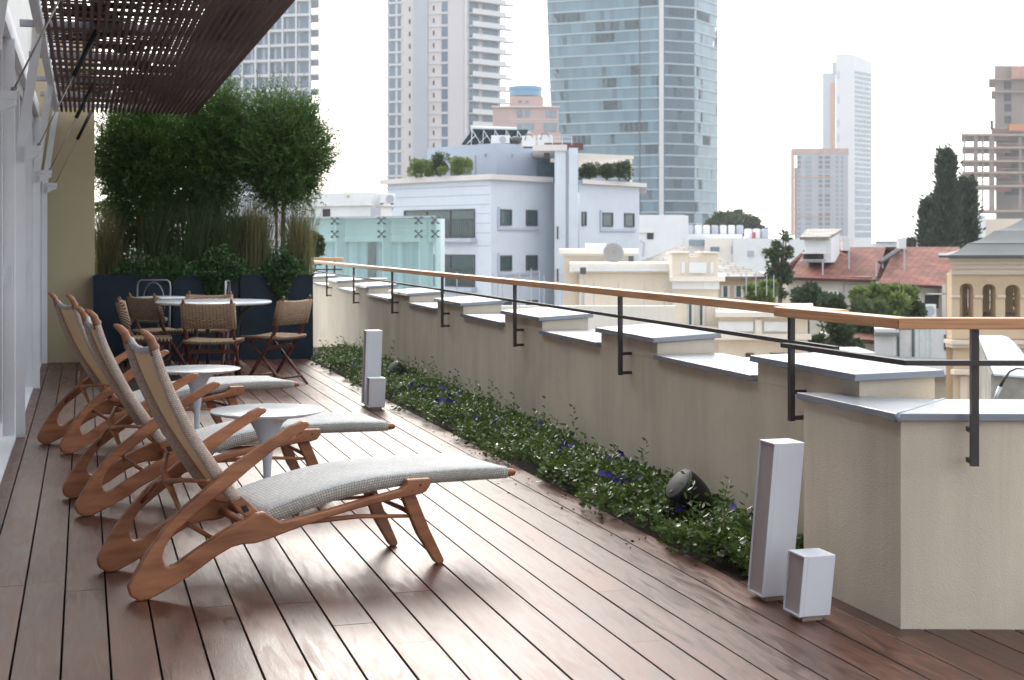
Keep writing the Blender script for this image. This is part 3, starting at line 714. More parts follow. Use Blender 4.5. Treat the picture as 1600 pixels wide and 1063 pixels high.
dup(C1, back_at(328, 13.95, 268), R(268), 'woven folding chair facing the camera on the far side of the marble table')

def bistro(x, y, rz, label):
    t = thing('metal_chair', label, 'chair', (x, y, 0), rz, 'bent metal chairs by the planters')
    cm = M['chrome']
    b = MB(); b.tube([(-.19, -.17, .0), (-.185, -.17, .45), (-.20, -.175, .80), (-.20, -.165, .86), (-.20, -.14, .88), (-.20, .14, .88), (-.20, .165, .86), (-.20, .175, .80), (-.185, .17, .45), (-.19, .17, 0)], .010, 8); b.obj('back_frame', cm, t, smooth=True)
    b = MB(); b.tube([(-.195, .115 * math.cos(a), .64 + .22 * math.sin(a)) for a in [R(-70 + k * 20) for k in range(17)]], .006, 6); b.obj('back_loop', cm, t, smooth=True)
    for s in (-1, 1):
        b = MB(); b.tube([(.17, s * .15, .44), (.20, s * .18, 0)], .010, 8); b.obj('leg', M['iron'], t, smooth=True)
    b = MB(); b.lathe([(.19, .435), (.20, .445), (.20, .45), (.001, .452)], 28); b.obj('seat', M['iron'], t, smooth=True)
    b = MB(); b.lathe([(.17, .453), (.195, .463), (.20, .478), (.19, .495), (.14, .508), (.001, .513)], 32); b.obj('cushion', M['cushion'], t, smooth=True)
    return t
bistro(PX(233, 14.75), 14.72, R(268), 'bent metal chair with looped back facing the camera behind the small white table')
bistro(PX(326, 14.6), 14.55, R(184), 'bent metal chair seen edge on between the small table and the dining table')

# ================================================================== PLANTERS, TREES, REEDS, IVY
def planter(u0, u1, label, dy=0):
    v0 = 15.62 + dy
    t = thing('planter', label, 'planter', (*uv((u0 + u1) / 2, v0 + .3), 0), BA, 'dark steel planter boxes closing the terrace')
    hw = (u1 - u0) / 2
    b = MB(); b.box(-hw, hw, -.3, .3, 0.0, .905); b.obj('box', M['planter'], t)
    b = MB(); b.box(-hw - .008, hw + .008, -.308, -.28, .906, .925); b.box(-hw - .008, hw + .008, .28, .308, .906, .925); b.box(-hw - .008, -hw + .02, -.28, .28, .906, .925); b.box(hw - .02, hw + .008, -.28, .28, .906, .925)
    b.obj('rim', M['planter'], t)
    b = MB(); b.box(-hw + .021, hw - .021, -.279, .279, .9055, .918); b.obj('earth', M['soil'], t)
    return t
planter(.10, .90, 'left dark steel planter beside the beige end wall')
planter(.915, 1.60, 'middle dark steel planter, behind the dining table')
planter(1.63, 2.42, 'right dark steel planter next to the parapet wall')

def shoots(b, cen, rad, n, leaf, L=(.10, .22), up=.5, inner=.35, nl=16, wd=.22):
    """feathery crown: n shoots starting inside an ellipsoid and leaving outward/upward, needles along each"""
    d = RNG.normal(size=(n, 3)); d /= np.linalg.norm(d, axis=1, keepdims=True)
    rr = inner + (1 - inner) * RNG.random(n) ** .55
    # lumpy silhouette
    lump = 1 + .16 * np.sin(d[:, 0] * 5 + cen[0] * 7) * np.cos(d[:, 2] * 6 + cen[1]) + .10 * np.sin(d[:, 1] * 9 + d[:, 2] * 8)
    st = np.array(cen) + d * np.array(rad) * (rr * lump)[:, None]
    dr = d * .9 + np.array([0, 0, up]) + RNG.normal(size=(n, 3)) * .35; dr /= np.linalg.norm(dr, axis=1, keepdims=True)
    LL = RNG.uniform(L[0], L[1], n); wd = wd * 1.3
    t_ = (np.arange(nl) + .5) / nl
    c = (st[:, None, :] + dr[:, None, :] * (LL[:, None, None] * t_[None, :, None])).reshape(-1, 3)
    ld = np.repeat(dr, nl, 0) * .8 + RNG.normal(size=(n * nl, 3)) * .55
    b.leaves(c, ld, RNG.uniform(leaf * .7, leaf * 1.3, n * nl), leaf * wd)
    return b
def potted_tree(px, Z, top, bot, rx, label, n=700, lean=0.0):
    X = PX(px, Z); zc = (top + bot) / 2; rz_ = (top - bot) / 2
    t = thing('potted_tree', label, 'tree', (X, Z, .918), 0, 'feathery round crowned trees in the planters')
    b = MB(); b.tube([(X, Z, .9), (X + lean * .3, Z, 1.4), (X + lean, Z, zc)], [.026, .022, .014], 8); b.obj('trunk', M['bark'], t, world=True, smooth=True)
    b = MB()
    for k in range(26):
        a = random.uniform(0, 6.28); e_ = random.uniform(-.2, 1.2); L_ = random.uniform(.4, .8)
        p0 = Vector((X + lean, Z, bot + rz_ * random.uniform(.1, .8)))
        p1 = p0 + Vector((math.cos(a) * math.cos(e_) * rx * L_, math.sin(a) * math.cos(e_) * rx * L_, math.sin(e_) * rz_ * L_))
        b.tube([p0, (p0 + p1) / 2 + Vector((0, 0, .03)), p1], [.008, .005, .003], 5)
    b.obj('limbs', M['bark'], t, world=True)
    b = MB(); shoots(b, (X + lean, Z, zc), (rx, rx * .85, rz_), n, .045, (.10, .22), .45, .12, 12)
    # stray long shoots that break the outline
    shoots(b, (X + lean, Z, zc + .05), (rx * .95, rx * .8, rz_ * .92), n // 6, .04, (.2, .42), .55, .8, 22, .2)
    b.obj('crown', M['tree_leaf'], t, world=True)
    return t
potted_tree(441, 16.0, 2.88, 1.66, .43, 'rightmost feathery tree with a full round crown against the white sky', 3600, .02)
potted_tree(337, 16.15, 3.02, 1.66, .36, 'feathery tree left of the rightmost one, crown rising past the pergola edge', 3200)
potted_tree(215, 15.95, 2.80, 1.58, .42, 'dark feathery tree beside the beige end wall, under the pergola', 3600)
potted_tree(278, 16.6, 2.9, 1.6, .40, 'feathery tree standing furthest back between two others under the pergola', 2600)
for px, top, ln, lab in ((222, 1.86, -.09, 'thin wooden stake leaning among the reeds under the leftmost tree'), (437, 1.75, .0, 'thin wooden stake tied to the rightmost tree trunk')):
    X = PX(px, 15.9); b = MB(); b.tube([(0, 0, 0), (-ln, 0, top - .918)], .016, 8); o = b.obj('plant_stake', M['bamboo'], None, smooth=True); o.location = (X + ln * .2 - .03, 15.86, .918); tag(o, lab, 'stake', 'stakes in the planters')

def reeds(px, Z, h, spread, n, label, m='grass_leaf'):
    X = PX(px, Z); t = MB()
    seg = 4
    for i in range(n):
        a = random.uniform(0, 6.28); s = spread * random.random() ** .6; hh = h * random.uniform(.6, 1.05)
        bx_, by_ = X + random.gauss(0, .07), Z + random.uniform(-.10, .10)
        dx, dy = math.cos(a) * s, math.sin(a) * s * .6
        wdt = random.uniform(.005, .010); droop = random.uniform(0, .12) * (1 if random.random() < .8 else 3)
        sx, sy = -math.sin(a), math.cos(a); P = []
        for k in range(seg + 1):
            f = k / seg; x = bx_ + dx * f ** 1.5; y = by_ + dy * f ** 1.5; z = .915 + hh * (f - droop * f ** 3)
            ww = wdt * (1 - f ** 2 * .95) * .5
            P += [(x - sx * ww, y - sy * ww, z), (x + sx * ww, y + sy * ww, z)]
        t.add(P, [(2 * k, 2 * k + 1, 2 * k + 3, 2 * k + 2) for k in range(seg)])
    o = t.obj('reed_clump', M[m], None); return tag(o, label, 'grass clump', 'tall reed clumps in the planters')
reeds(166, 15.82, .95, 0.39, 510, 'tall reed clump at the left edge, against the beige end wall')
reeds(243, 15.85, .92, 0.46, 510, 'reed clump right of the leaning stake', 'grass_green')
reeds(303, 15.85, .95, 0.49, 600, 'dark green reed clump behind the marble table', 'grass_green')
reeds(355, 15.85, .93, 0.46, 510, 'reed clump at the joint of the middle and right planters', 'grass_green')
reeds(402, 15.82, .95, 0.30, 570, 'straw coloured reed clump left of the rightmost trunk')
reeds(467, 15.82, .93, 0.30, 570, 'straw coloured reed clump at the right end of the planters')
def ivy(cx, Z, w, up, down, n, label):
    """bushy trailing plant: a mound on the rim and strands over the front"""
    X = PX(cx, Z); c = []; fy = 15.30
    t = MB()
    n = int(n * 1.5); m1 = int(n * .5)
    xs = RNG.normal(0, w * .42, m1); zs = .93 + np.abs(RNG.normal(0, up * .5, m1)) * np.exp(-(xs / w) ** 2); ys = RNG.uniform(-.14, .12, m1)
    P = np.stack([X + xs, Z + ys, zs], 1)
    m2 = n - m1
    xs2 = RNG.normal(0, w * .33, m2); f = RNG.random(m2) ** 1.3; dd = down * np.exp(-(xs2 / (w * .5)) ** 2) * (.75 + .25 * np.sin(xs2 * 30))
    P2 = np.stack([X + xs2 * (1 - .25 * f), Z - .17 - .05 * RNG.random(m2), .95 - f * dd], 1)
    P = np.concatenate([P, P2]); d = RNG.normal(size=(n, 3)) + np.array([0, -.8, -.1])
    t.leaves(P, d, RNG.uniform(.022, .045, n), RNG.uniform(.02, .036, n), fold=.15)
    o = t.obj('trailing_ivy', M['ivy'], None); return tag(o, label, 'ivy', 'ivy hanging over the planters')
ivy(218, 15.35, .32, .20, .10, 1500, 'low ivy mound on the left planter rim')
ivy(268, 15.42, .30, .22, .14, 1500, 'ivy mound at the centre of the planters, behind the metal chair')
ivy(345, 15.5, .34, .24, .42, 3000, 'broad ivy hanging over the front of the middle planter')
ivy(443, 15.68, .26, .26, .48, 2600, 'long ivy hanging down the front of the right planter')

# ================================================================== PLANTING BED
b = MB(); bp = MB()
NB = 30000
vv = V_BED + (15.5 - V_BED) * RNG.random(NB) ** 1.25
fr = RNG.random(NB)
def bedw(v): return .36 + (v - 5) * .022
clump = .5 + .5 * np.sin(vv * 5.1 + fr * 3) * np.sin(vv * 2.3 + 1.3) + .25 * np.sin(vv * 13 + fr * 9)
uu = U0 + KB * Pm + fr * bedw(vv) + .012 - (.045 + .05 * np.sin(vv * 7.3) + .04 * np.sin(vv * 3.1 + 1)) * np.clip(1 - fr * 3, 0, 1)
hm = (.040 + .095 * np.sin(np.pi * np.clip(fr * .8 + .10, 0, 1)) * (.75 + .35 * np.sin(vv * 3.7) * np.sin(vv * 1.9 + fr * 5)) + .055 * clump)
zz = RNG.random(NB) ** .6 * hm + .0
keep = RNG.random(NB) < (.45 + .55 * np.clip(clump, 0, 1))
for sx_, sy_ in ((PX(1077, 6.3), 6.3), (PX(621, 12.3), 12.3)):
    px_ = .9575 * uu - .2885 * vv - sx_; py_ = .2885 * uu + .9575 * vv - sy_
    keep &= ~((px_ ** 2 + py_ ** 2 < .10 ** 2) | ((np.abs(px_) < .13) & (py_ < 0) & (py_ > -.22) & (zz > .055)))
uu, vv2, zz = uu[keep], vv[keep], zz[keep]; n_ = len(uu)
P = np.stack([.9575 * uu - .2885 * vv2, .2885 * uu + .9575 * vv2, zz], 1)
d = RNG.normal(size=(n_, 3)) * np.array([1, 1, .5]) + np.array([-.2, -.3, .45])
sz = RNG.uniform(.022, .046, n_)
b.leaves(P, d, sz, sz * .62, fold=.12)
# upright leafy sprigs
ns = 420
for i in range(ns):
    v = V_BED + .1 + (15.2 - V_BED) * random.random() ** 1.2; u_ = U0 + KB * Pm + random.uniform(.05, bedw(v) - .03)
    x, y = uv(u_, v)
    if math.hypot(x - PX(1077, 6.3), y - 6.25) < .2: continue
    h_ = random.uniform(.12, .22) + (.09 if random.random() < .12 else 0); nl = 13
    t_ = np.linspace(.25, 1, nl); lean = RNG.normal(size=2) * .05
    c = np.stack([x + lean[0] * t_, y + lean[1] * t_, h_ * t_], 1); a = np.arange(nl) * 2.4
    dd = np.stack([np.cos(a), np.sin(a), np.full(nl, .55)], 1); b.leaves(c, dd, .038, .014, fold=.1)
tag(b.obj('ground_cover', M['cover'], None), 'low leafy green ground cover filling the bed along the wall', 'ground cover')['kind'] = 'stuff'
NP = 4200  # small pale leaves stand in for highlights on the ground cover
sel = RNG.choice(n_, NP); P = P[sel] + np.array([0, 0, .012]) + RNG.normal(size=(NP, 3)) * .006; P[:, 2] = np.maximum(P[:, 2], .05)
d = RNG.normal(size=(NP, 3)) * np.array([1, 1, .25])
bp.leaves(P, d, RNG.uniform(.014, .026, NP), RNG.uniform(.010, .018, NP), fold=.1)
tag(bp.obj('painted_leaf_glints', M['cover_glint'], None), 'pale leaf tips coloured as sky highlights scattered over the green ground cover', 'ground cover')['kind'] = 'stuff'
# pansies
def pansy(x, y, label, n=5):
    t = thing('pansy', label, 'flower', (x, y, 0), random.uniform(0, 6), 'violet pansies in the bed')
    for i in range(n):
        fx, fy, fz = random.gauss(0, .045), random.gauss(0, .045), random.uniform(.10, .165)
        b = MB(); b.tube([(fx * .4, fy * .4, 0), (fx, fy, fz)], .0015, 4); s = b.obj('stem', M['cover'], t)
        m = 5; a = np.arange(m) * 6.283 / m + .3; tilt = random.uniform(-1, 1)
        nrm = Vector((random.gauss(0, .5), random.gauss(0, .5) , .5)).normalized(); q = nrm.to_track_quat('Z', 'Y')
        dirs = np.array([tuple(q @ Vector((math.cos(k), math.sin(k), .05))) for k in a])
        b = MB(); 
        for k in range(m):
            dv = Vector(dirs[k]); sd_ = dv.cross(nrm); c0 = Vector((fx, fy, fz)); L_ = .020
            b.add([c0, c0 + dv * L_ * .5 + sd_ * L_ * .5, c0 + dv * L_, c0 + dv * L_ * .5 - sd_ * L_ * .5], [(0, 1, 2, 3)])
        b.obj('blossom', M['petal'], t)
    return t
spots = [(6.05, .30, 'violet pansies right beside the nearer garden speaker'), (5.15, .25, 'violet pansies at the near end of the bed by the tall box lamp'), (5.75, .16, 'violet pansies just in front of the nearer garden speaker'), (6.85, .25, 'violet pansies in the bed one step past the nearer speaker'),
         (7.05, .34, 'violet pansies against the wall past the nearer speaker'), (7.45, .2, 'violet pansies level with the foot of the nearest lounger'), (8.3, .3, 'violet pansies in the middle of the bed'), (8.6, .15, 'violet pansies at the deck side of the bed middle'),
         (9.4, .3, 'violet pansies near the wall below the fourth railing post'), (10.2, .25, 'violet pansies between the far speaker and the bed middle'), (10.8, .32, 'violet pansies just in front of the far speaker'), (11.0, .18, 'violet pansies right of the far short box lamp'),
         (12.6, .2, 'violet pansies beyond the far box lamps'), (14.2, .3, 'violet pansies close to the right planter')]
spots += [(5.4, .30, 'violet pansies near the wall between the tall box lamp and the speaker'), (6.45, .12, 'violet pansies at the deck edge left of the nearer speaker'), (7.15, .12, 'violet pansies at the deck edge beyond the nearer speaker'), (7.9, .30, 'violet pansies close under the second railing post'),
          (9.0, .22, 'violet pansies level with the foot of the middle lounger'), (9.9, .12, 'violet pansies at the deck edge before the far lamps'), (11.9, .3, 'violet pansies behind the far tall lamp'), (13.4, .15, 'violet pansies halfway from the far lamps to the planter')]
for v, du, lab in spots: pansy(*uv(U0 + KB * Pm + du, v), lab, random.choice((7, 8, 9)))
b = MB(); nf = 130
u_ = U0 + KB * Pm - np.abs(RNG.normal(0, .10, nf)) - .01; v_ = RNG.uniform(V_BED, 13, nf)
b.leaves(np.stack([.9575 * u_ - .2885 * v_, .2885 * u_ + .9575 * v_, np.full(nf, .004)], 1), RNG.normal(size=(nf, 3)) * np.array([1, 1, .06]) + np.array([0, 0, .04]), RNG.uniform(.008, .024, nf), RNG.uniform(.006, .012, nf), fold=.05)
tag(b.obj('fallen_leaves', M['soil'], None), 'crumbs of soil and dry leaves spilled on the deck edge', 'debris')['kind'] = 'stuff'

# dark shrubs filling the gaps between the trunks
def fill_shrub(px, Z, w, h, label):
    X = PX(px, Z); n = 5200; b = MB()
    P = np.stack([X + RNG.normal(0, w * .42, n), Z + RNG.normal(0, .10, n), .92 + h * RNG.random(n) ** .9], 1)
    P[:, 0] += .10 * np.sin(P[:, 2] * 9 + px); d = RNG.normal(size=(n, 3)) + np.array([0, 0, .5])
    b.leaves(P, d, RNG.uniform(.04, .08, n), RNG.uniform(.014, .026, n), fold=.1)
    for k in range(7): x = X + random.gauss(0, w * .3); b.tube([(x, Z, .9), (x + random.uniform(-.1, .1), Z, .92 + h * .9)], .006, 4)
    tag(b.obj('planter_shrub', M['tree_leaf'], None), label, 'shrub', 'shrubs behind the reeds in the planters')
fill_shrub(190, 16.15, .34, .80, 'dark shrub behind the leftmost reed clump')
fill_shrub(262, 16.2, .34, .85, 'dark shrub behind the reeds between the leftmost two trunks')
fill_shrub(330, 16.15, .34, .80, 'dark shrub behind the reeds at the centre of the planters')
fill_shrub(388, 16.2, .26, .62, 'lighter shrub behind the reeds left of the rightmost trunk')
# ================================================================== THE CITY BEYOND
GZ = -14.0
b = MB(); b.add([(-3500, -300, GZ), (3500, -300, GZ), (3500, 5000, GZ), (-3500, 5000, GZ)], [(0, 1, 2, 3)])
b.obj('city_ground', mat('city_ground', (.20, .20, .18), 1, var=.3, scale=.03), kind='structure')
M['blue_r'] = mat('pale_blue_render', (.60, .65, .72), .9, var=.04, scale=.25, stretch=(1, 1, .4))
M['blue_d'] = mat('grey_blue_render', (.43, .48, .57), .9, var=.04, scale=.3)
M['cornice'] = mat('pale_cornice', (.66, .62, .60), .85, var=.05, scale=.6)
M['white_r'] = mat('white_render', (.72, .73, .74), .9, var=.06, scale=.5)
M['cream'] = mat('cream_render', (.70, .62, .52), .9, var=.06, scale=.5)
M['cream2'] = mat('cream_trim', (.76, .71, .64), .85, var=.04, scale=.6)
M['stucco'] = mat('old_stucco', (.58, .54, .48), .95, var=.18, scale=.6)
M['ochre'] = mat('ochre_render', (.60, .46, .32), .9, var=.05, scale=.6)
M['ochre_t'] = mat('ochre_trim', (.68, .58, .48), .85, var=.05, scale=.6)
M['glass_g'] = mat('green_glass', (.035, .075, .075), .10, var=.3, scale=.8, spec=.9)
M['glass_b'] = mat('blue_glass', (.16, .23, .28), .15, var=.3, scale=.3, spec=.9)
M['frame_d'] = mat('dark_frame', (.07, .07, .08), .5)
M['frame_w'] = mat('white_frame', (.70, .70, .70), .5)
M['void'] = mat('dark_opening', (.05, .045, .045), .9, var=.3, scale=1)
M['slate'] = mat('slate_metal', (.20, .205, .20), .75, var=.10, scale=1.5, rvar=.08)
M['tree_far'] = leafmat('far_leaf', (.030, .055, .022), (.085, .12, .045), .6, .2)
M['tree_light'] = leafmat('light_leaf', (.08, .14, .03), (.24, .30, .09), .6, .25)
M['cypress'] = leafmat('cypress_leaf', (.018, .034, .022), (.07, .085, .05), .8, .1)
M['tf_slab'] = mat('raw_slab', (.36, .26, .21), .9, var=.15, scale=.1)
M['te_wall'] = mat('grey_shell', (.30, .30, .34), .9, var=.1, scale=.1)
M['concrete'] = mat('raw_concrete', (.27, .22, .20), .95, var=.15, scale=.08)
M['tw_white'] = mat('tower_white', (.62, .62, .63), .7, var=.05, scale=.05)
M['tw_cream'] = mat('tower_cream', (.60, .56, .55), .8, var=.04, scale=.05)
M['tw_grey'] = mat('tower_grey', (.42, .44, .49), .7, var=.05, scale=.05)
M['tw_glass'] = mat('tower_glass', (.12, .18, .24), .2, var=.35, scale=.05, spec=.8)
M['tg_band'] = mat('glass_tower_band', (.33, .42, .47), .5, var=.05, scale=.1)
M['pink'] = mat('pink_stone', (.50, .36, .33), .85, var=.05, scale=.1)
M['orange'] = mat('safety_orange', (.55, .22, .08), .8)
M['rust'] = mat('rust_net', (.42, .22, .18), .9, var=.3, scale=.3)
for k_, a_ in (('blue_r', .10), ('white_r', .12), ('cream', .13), ('stucco', .28), ('ochre', .10), ('cream2', .12)): streaks(M[k_], a_)
def tilemat(name, c1, c2, cm, w, h):
    m = bpy.data.materials.new(name); m.use_nodes = True; t = m.node_tree; p = t.nodes['Principled BSDF']; L = t.links.new; N = t.nodes.new
    tcn = N('ShaderNodeTexCoord'); br = N('ShaderNodeTexBrick'); br.inputs['Scale'].default_value = 1; br.inputs['Brick Width'].default_value = w; br.inputs['Row Height'].default_value = h
    br.inputs['Mortar Size'].default_value = .02; br.inputs['Mortar Smooth'].default_value = .3
    br.inputs['Color1'].default_value = (*c1, 1); br.inputs['Color2'].default_value = (*c2, 1); br.inputs['Mortar'].default_value = (*cm, 1)
    L(tcn.outputs['UV'], br.inputs['Vector'])
    nz = N('ShaderNodeTexNoise'); nz.inputs['Scale'].default_value = .9; nz.inputs['Detail'].default_value = 6; L(tcn.outputs['Object'], nz.inputs['Vector'])
    mr = N('ShaderNodeMapRange'); mr.inputs[1].default_value = .35; mr.inputs[2].default_value = .7; mr.inputs[3].default_value = .65; mr.inputs[4].default_value = 1.25; L(nz.outputs['Fac'], mr.inputs[0])
    hs = N('ShaderNodeHueSaturation'); L(mr.outputs[0], hs.inputs['Value']); L(br.outputs['Color'], hs.inputs['Color']); L(hs.outputs[0], p.inputs['Base Color'])
    bp = N('ShaderNodeBump'); bp.inputs['Strength'].default_value = .8; bp.inputs['Distance'].default_value = .03; bp.invert = True; L(br.outputs['Fac'], bp.inputs['Height']); L(bp.outputs[0], p.inputs['Normal'])
    p.inputs['Roughness'].default_value = .85; return m
M['red_tile'] = tilemat('red_roof_tiles', (.17, .048, .032), (.25, .088, .058), (.07, .026, .02), .32, .34)
M['grey_tile'] = tilemat('grey_roof_tiles', (.34, .31, .28), (.42, .39, .35), (.19, .17, .15), .5, .36)
def curtain(name, tint, W_P, H_P, clear):
    """curtain wall glass: pane tints paint in uneven reflections and blinds; panes also differ in how clear they are"""
    m = bpy.data.materials.new(name); m.use_nodes = True; t = m.node_tree; p = t.nodes['Principled BSDF']; L = t.links.new; N = t.nodes.new
    tcn = N('ShaderNodeTexCoord'); mp = N('ShaderNodeMapping'); mp.inputs['Scale'].default_value = (1 / W_P, 1 / H_P, 1); L(tcn.outputs['UV'], mp.inputs[0])
    fl = N('ShaderNodeVectorMath'); fl.operation = 'FLOOR'; L(mp.outputs[0], fl.inputs[0])
    wn = N('ShaderNodeTexWhiteNoise'); wn.noise_dimensions = '2D'; L(fl.outputs[0], wn.inputs['Vector'])
    mx = N('ShaderNodeMix'); mx.data_type = 'RGBA'; mx.inputs[6].default_value = (*[x * .82 for x in tint], 1); mx.inputs[7].default_value = (*[min(1, x * 1.22) for x in tint], 1)  # tint per pane stands in for differing reflections and blinds
    L(wn.outputs['Value'], mx.inputs[0]); L(mx.outputs[2], p.inputs['Base Color']); p.inputs['Roughness'].default_value = .22; p.inputs['Specular IOR Level'].default_value = .55
    br = N('ShaderNodeTexBrick'); br.offset = 0; br.inputs['Brick Width'].default_value = 1; br.inputs['Row Height'].default_value = 1; br.inputs['Scale'].default_value = 1; br.inputs['Mortar Size'].default_value = .05
    L(mp.outputs[0], br.inputs['Vector'])
    # big patches where one looks right through an empty floor corner
    sep = N('ShaderNodeVectorMath'); sep.operation = 'MULTIPLY'; sep.inputs[1].default_value = (.22, 1.0, 1); L(fl.outputs[0], sep.inputs[0])
    nz = N('ShaderNodeTexNoise'); nz.inputs['Scale'].default_value = .9; nz.inputs['Detail'].default_value = 1; L(sep.outputs[0], nz.inputs['Vector'])
    th = N('ShaderNodeMapRange'); th.inputs[1].default_value = .57; th.inputs[2].default_value = .62; th.inputs[3].default_value = .05; th.inputs[4].default_value = clear; L(nz.outputs['Fac'], th.inputs[0])
    sb = N('ShaderNodeMath'); sb.operation = 'MULTIPLY'; inv = N('ShaderNodeMath'); inv.operation = 'SUBTRACT'; inv.inputs[0].default_value = 1; L(br.outputs['Fac'], inv.inputs[1])
    L(th.outputs[0], sb.inputs[0]); L(inv.outputs[0], sb.inputs[1])
    tr = N('ShaderNodeBsdfTransparent'); tr.inputs[0].default_value = (.86, .95, .97, 1); ms = N('ShaderNodeMixShader')
    L(sb.outputs[0], ms.inputs[0]); L(p.outputs[0], ms.inputs[1]); L(tr.outputs[0], ms.inputs[2]); L(ms.outputs[0], t.nodes['Material Output'].inputs[0])
    return m

class Face:
    """one straight facade: p0 -> p1 seen left to right from the terrace; s metres along it, o metres out towards the viewer"""
    def __init__(s, p0, p1):
        s.p0 = Vector(p0); s.p1 = Vector(p1); s.d = (s.p1 - s.p0); s.len = s.d.length; s.d.normalize()
        s.n = Vector((s.d.y, -s.d.x))
        if s.n.dot(-s.p0) < 0: s.n = -s.n
    def pt(s, a, o): p = s.p0 + s.d * a + s.n * o; return (p.x, p.y)
    def fx(s, x):     # metres along the facade under photo column x
        k = (x - 800) / F; return (k * s.p0.y - s.p0.x) / (s.d.x - k * s.d.y)
    def Z(s, x): a = s.fx(x); return s.p0.y + s.d.y * a
    def hz(s, x, y): return PZ(y, s.Z(x))
    def box(s, b, s0, s1, o0, o1, z0, z1):
        if o1 - o0 > 1.8 and o0 < -1.4:      # deep volumes: trapezoid plan, wider at the back
            f = Vector(s.pt(s0, o1)); g = Vector(s.pt(s1, o1)); k = 1 + (o1 - o0) / f.y; q = 1 + (o1 - o0) / g.y
            b.prism([tuple(f), tuple(g), tuple(g * q), tuple(f * k)], z0, z1); return b
        b.prism([s.pt(s0, o1), s.pt(s1, o1), s.pt(s1, o0), s.pt(s0, o0)], z0, z1); return b
def window(par, fc, s0, s1, z0, z1, fr=.06, mf='frame_d', mg='glass_g', bars=0, sill=False, surround=False):
    b = MB()
    for a in ((s0, s0 + fr, z0, z1), (s1 - fr, s1, z0, z1), (s0 + fr, s1 - fr, z1 - fr, z1), (s0 + fr, s1 - fr, z0, z0 + fr)): fc.box(b, a[0], a[1], -.02, .05, a[2], a[3])
    for k in range(bars):
        x = s0 + (s1 - s0) * (k + 1) / (bars + 1); fc.box(b, x - fr / 2, x + fr / 2, -.01, .045, z0 + fr, z1 - fr)
    wn = b.obj('window', M[mf], par, world=True)
    b = MB(); fc.box(b, s0 + fr, s1 - fr, -.03, .015, z0 + fr, z1 - fr); b.obj('pane', M[mg], wn, world=True)
    if sill: b = MB(); fc.box(b, s0 - .1, s1 + .1, .0, .14, z0 - .12, z0 - .002); b.obj('sill', M['white_r'], wn, world=True)
    return wn
def bld(name, label, cat, x, y, group=None): return thing(name, label, cat, (x, y, GZ), 0, group)

# ---------------------------------------------------------------- pale blue apartment building with roof terrace
P_L, P_C, P_R, P_S, P_R2 = (PX(605, 65), 65), (PX(767, 60), 60), (PX(866, 63.2), 63.2), (PX(905, 61.9), 61.9), (PX(999, 65.7), 65.7)
bb = bld('apartment_building', 'pale blue rendered apartment building with stair shaft, roof terrace and solar heaters', 'building', P_C[0], 66)
fL = Face(P_L, P_C); fR = Face(P_C, P_R); fW = Face(P_S, P_R2)
ctop = PZ(272.6, 60); cb = PZ(281, 60)
b = MB(); b.prism([P_L, P_C, P_R, (P_R[0] * 1.2, 76), (P_L[0] * 1.15, 76)], GZ, cb); b.obj('wall', M['blue_r'], bb, world=True)
b = MB(); b.prism([P_S, P_R2, (P_R2[0] * 76 / 65.7, 76), (P_R[0] + 1.6, 76), (P_R[0] + 1.3, 63)], GZ, fW.hz(950, 290)); b.obj('wall', M['blue_r'], bb, world=True)
def off(f, a, o): return f.pt(a, o)
b = MB(); b.prism([off(fL, -.25, .25), (P_C[0] + .02, P_C[1] - .30), off(fR, fR.fx(858), .25), off(fR, fR.fx(858), -9), off(fL, -.25, -9)], cb + .003, ctop); b.obj('cornice', M['cornice'], bb, world=True)
z1 = fW.hz(950, 283.5)
b = MB(); fW.box(b, fW.fx(903), fW.len + .25, -9, .25, fW.hz(950, 290) + .003, z1); b.obj('cornice', M['cornice'], bb, world=True)
# stair shaft: three stepped vertical piers up to the roof plant
fS = Face((PX(858, 61.2), 61.2), (PX(905, 61.2), 61.2))
ztop = PZ(236, 61.2)
b = MB(); fS.box(b, .25, fS.fx(885), -6, -.45, GZ, ztop); fS.box(b, fS.fx(867), fS.fx(884), -.44, 0, GZ, ztop + .0); b.obj('stair_shaft', M['blue_r'], bb, world=True)
b = MB(); fS.box(b, fS.fx(888.5), fS.fx(903), -7, .12, GZ, PZ(231, 61)); b.obj('stair_shaft', M['blue_r'], bb, world=True)
b = MB(); fS.box(b, fS.fx(884.2), fS.fx(888.3), -.3, -.05, GZ, ztop); b.obj('downpipe_recess', M['tw_grey'], bb, world=True)
b = MB(); fS.box(b, fS.fx(832), fS.fx(886), -5.9, .10, ztop + .003, ztop + .26); b.obj('roof_canopy', M['cornice'], bb, world=True)
b = MB(); fS.box(b, fS.fx(850), fS.fx(859), .0, .05, PZ(248, 61.2), PZ(239, 61.2)); b.obj('vent', M['void'], bb, world=True)
for x0, x1, y0, y1, f in ((870, 872.5, 354, 374, fS), (870, 872.5, 420, 440, fS)):
    window(bb, f, f.fx(x0), f.fx(x1), PZ(y1, 61.2), PZ(y0, 61.2), .015)
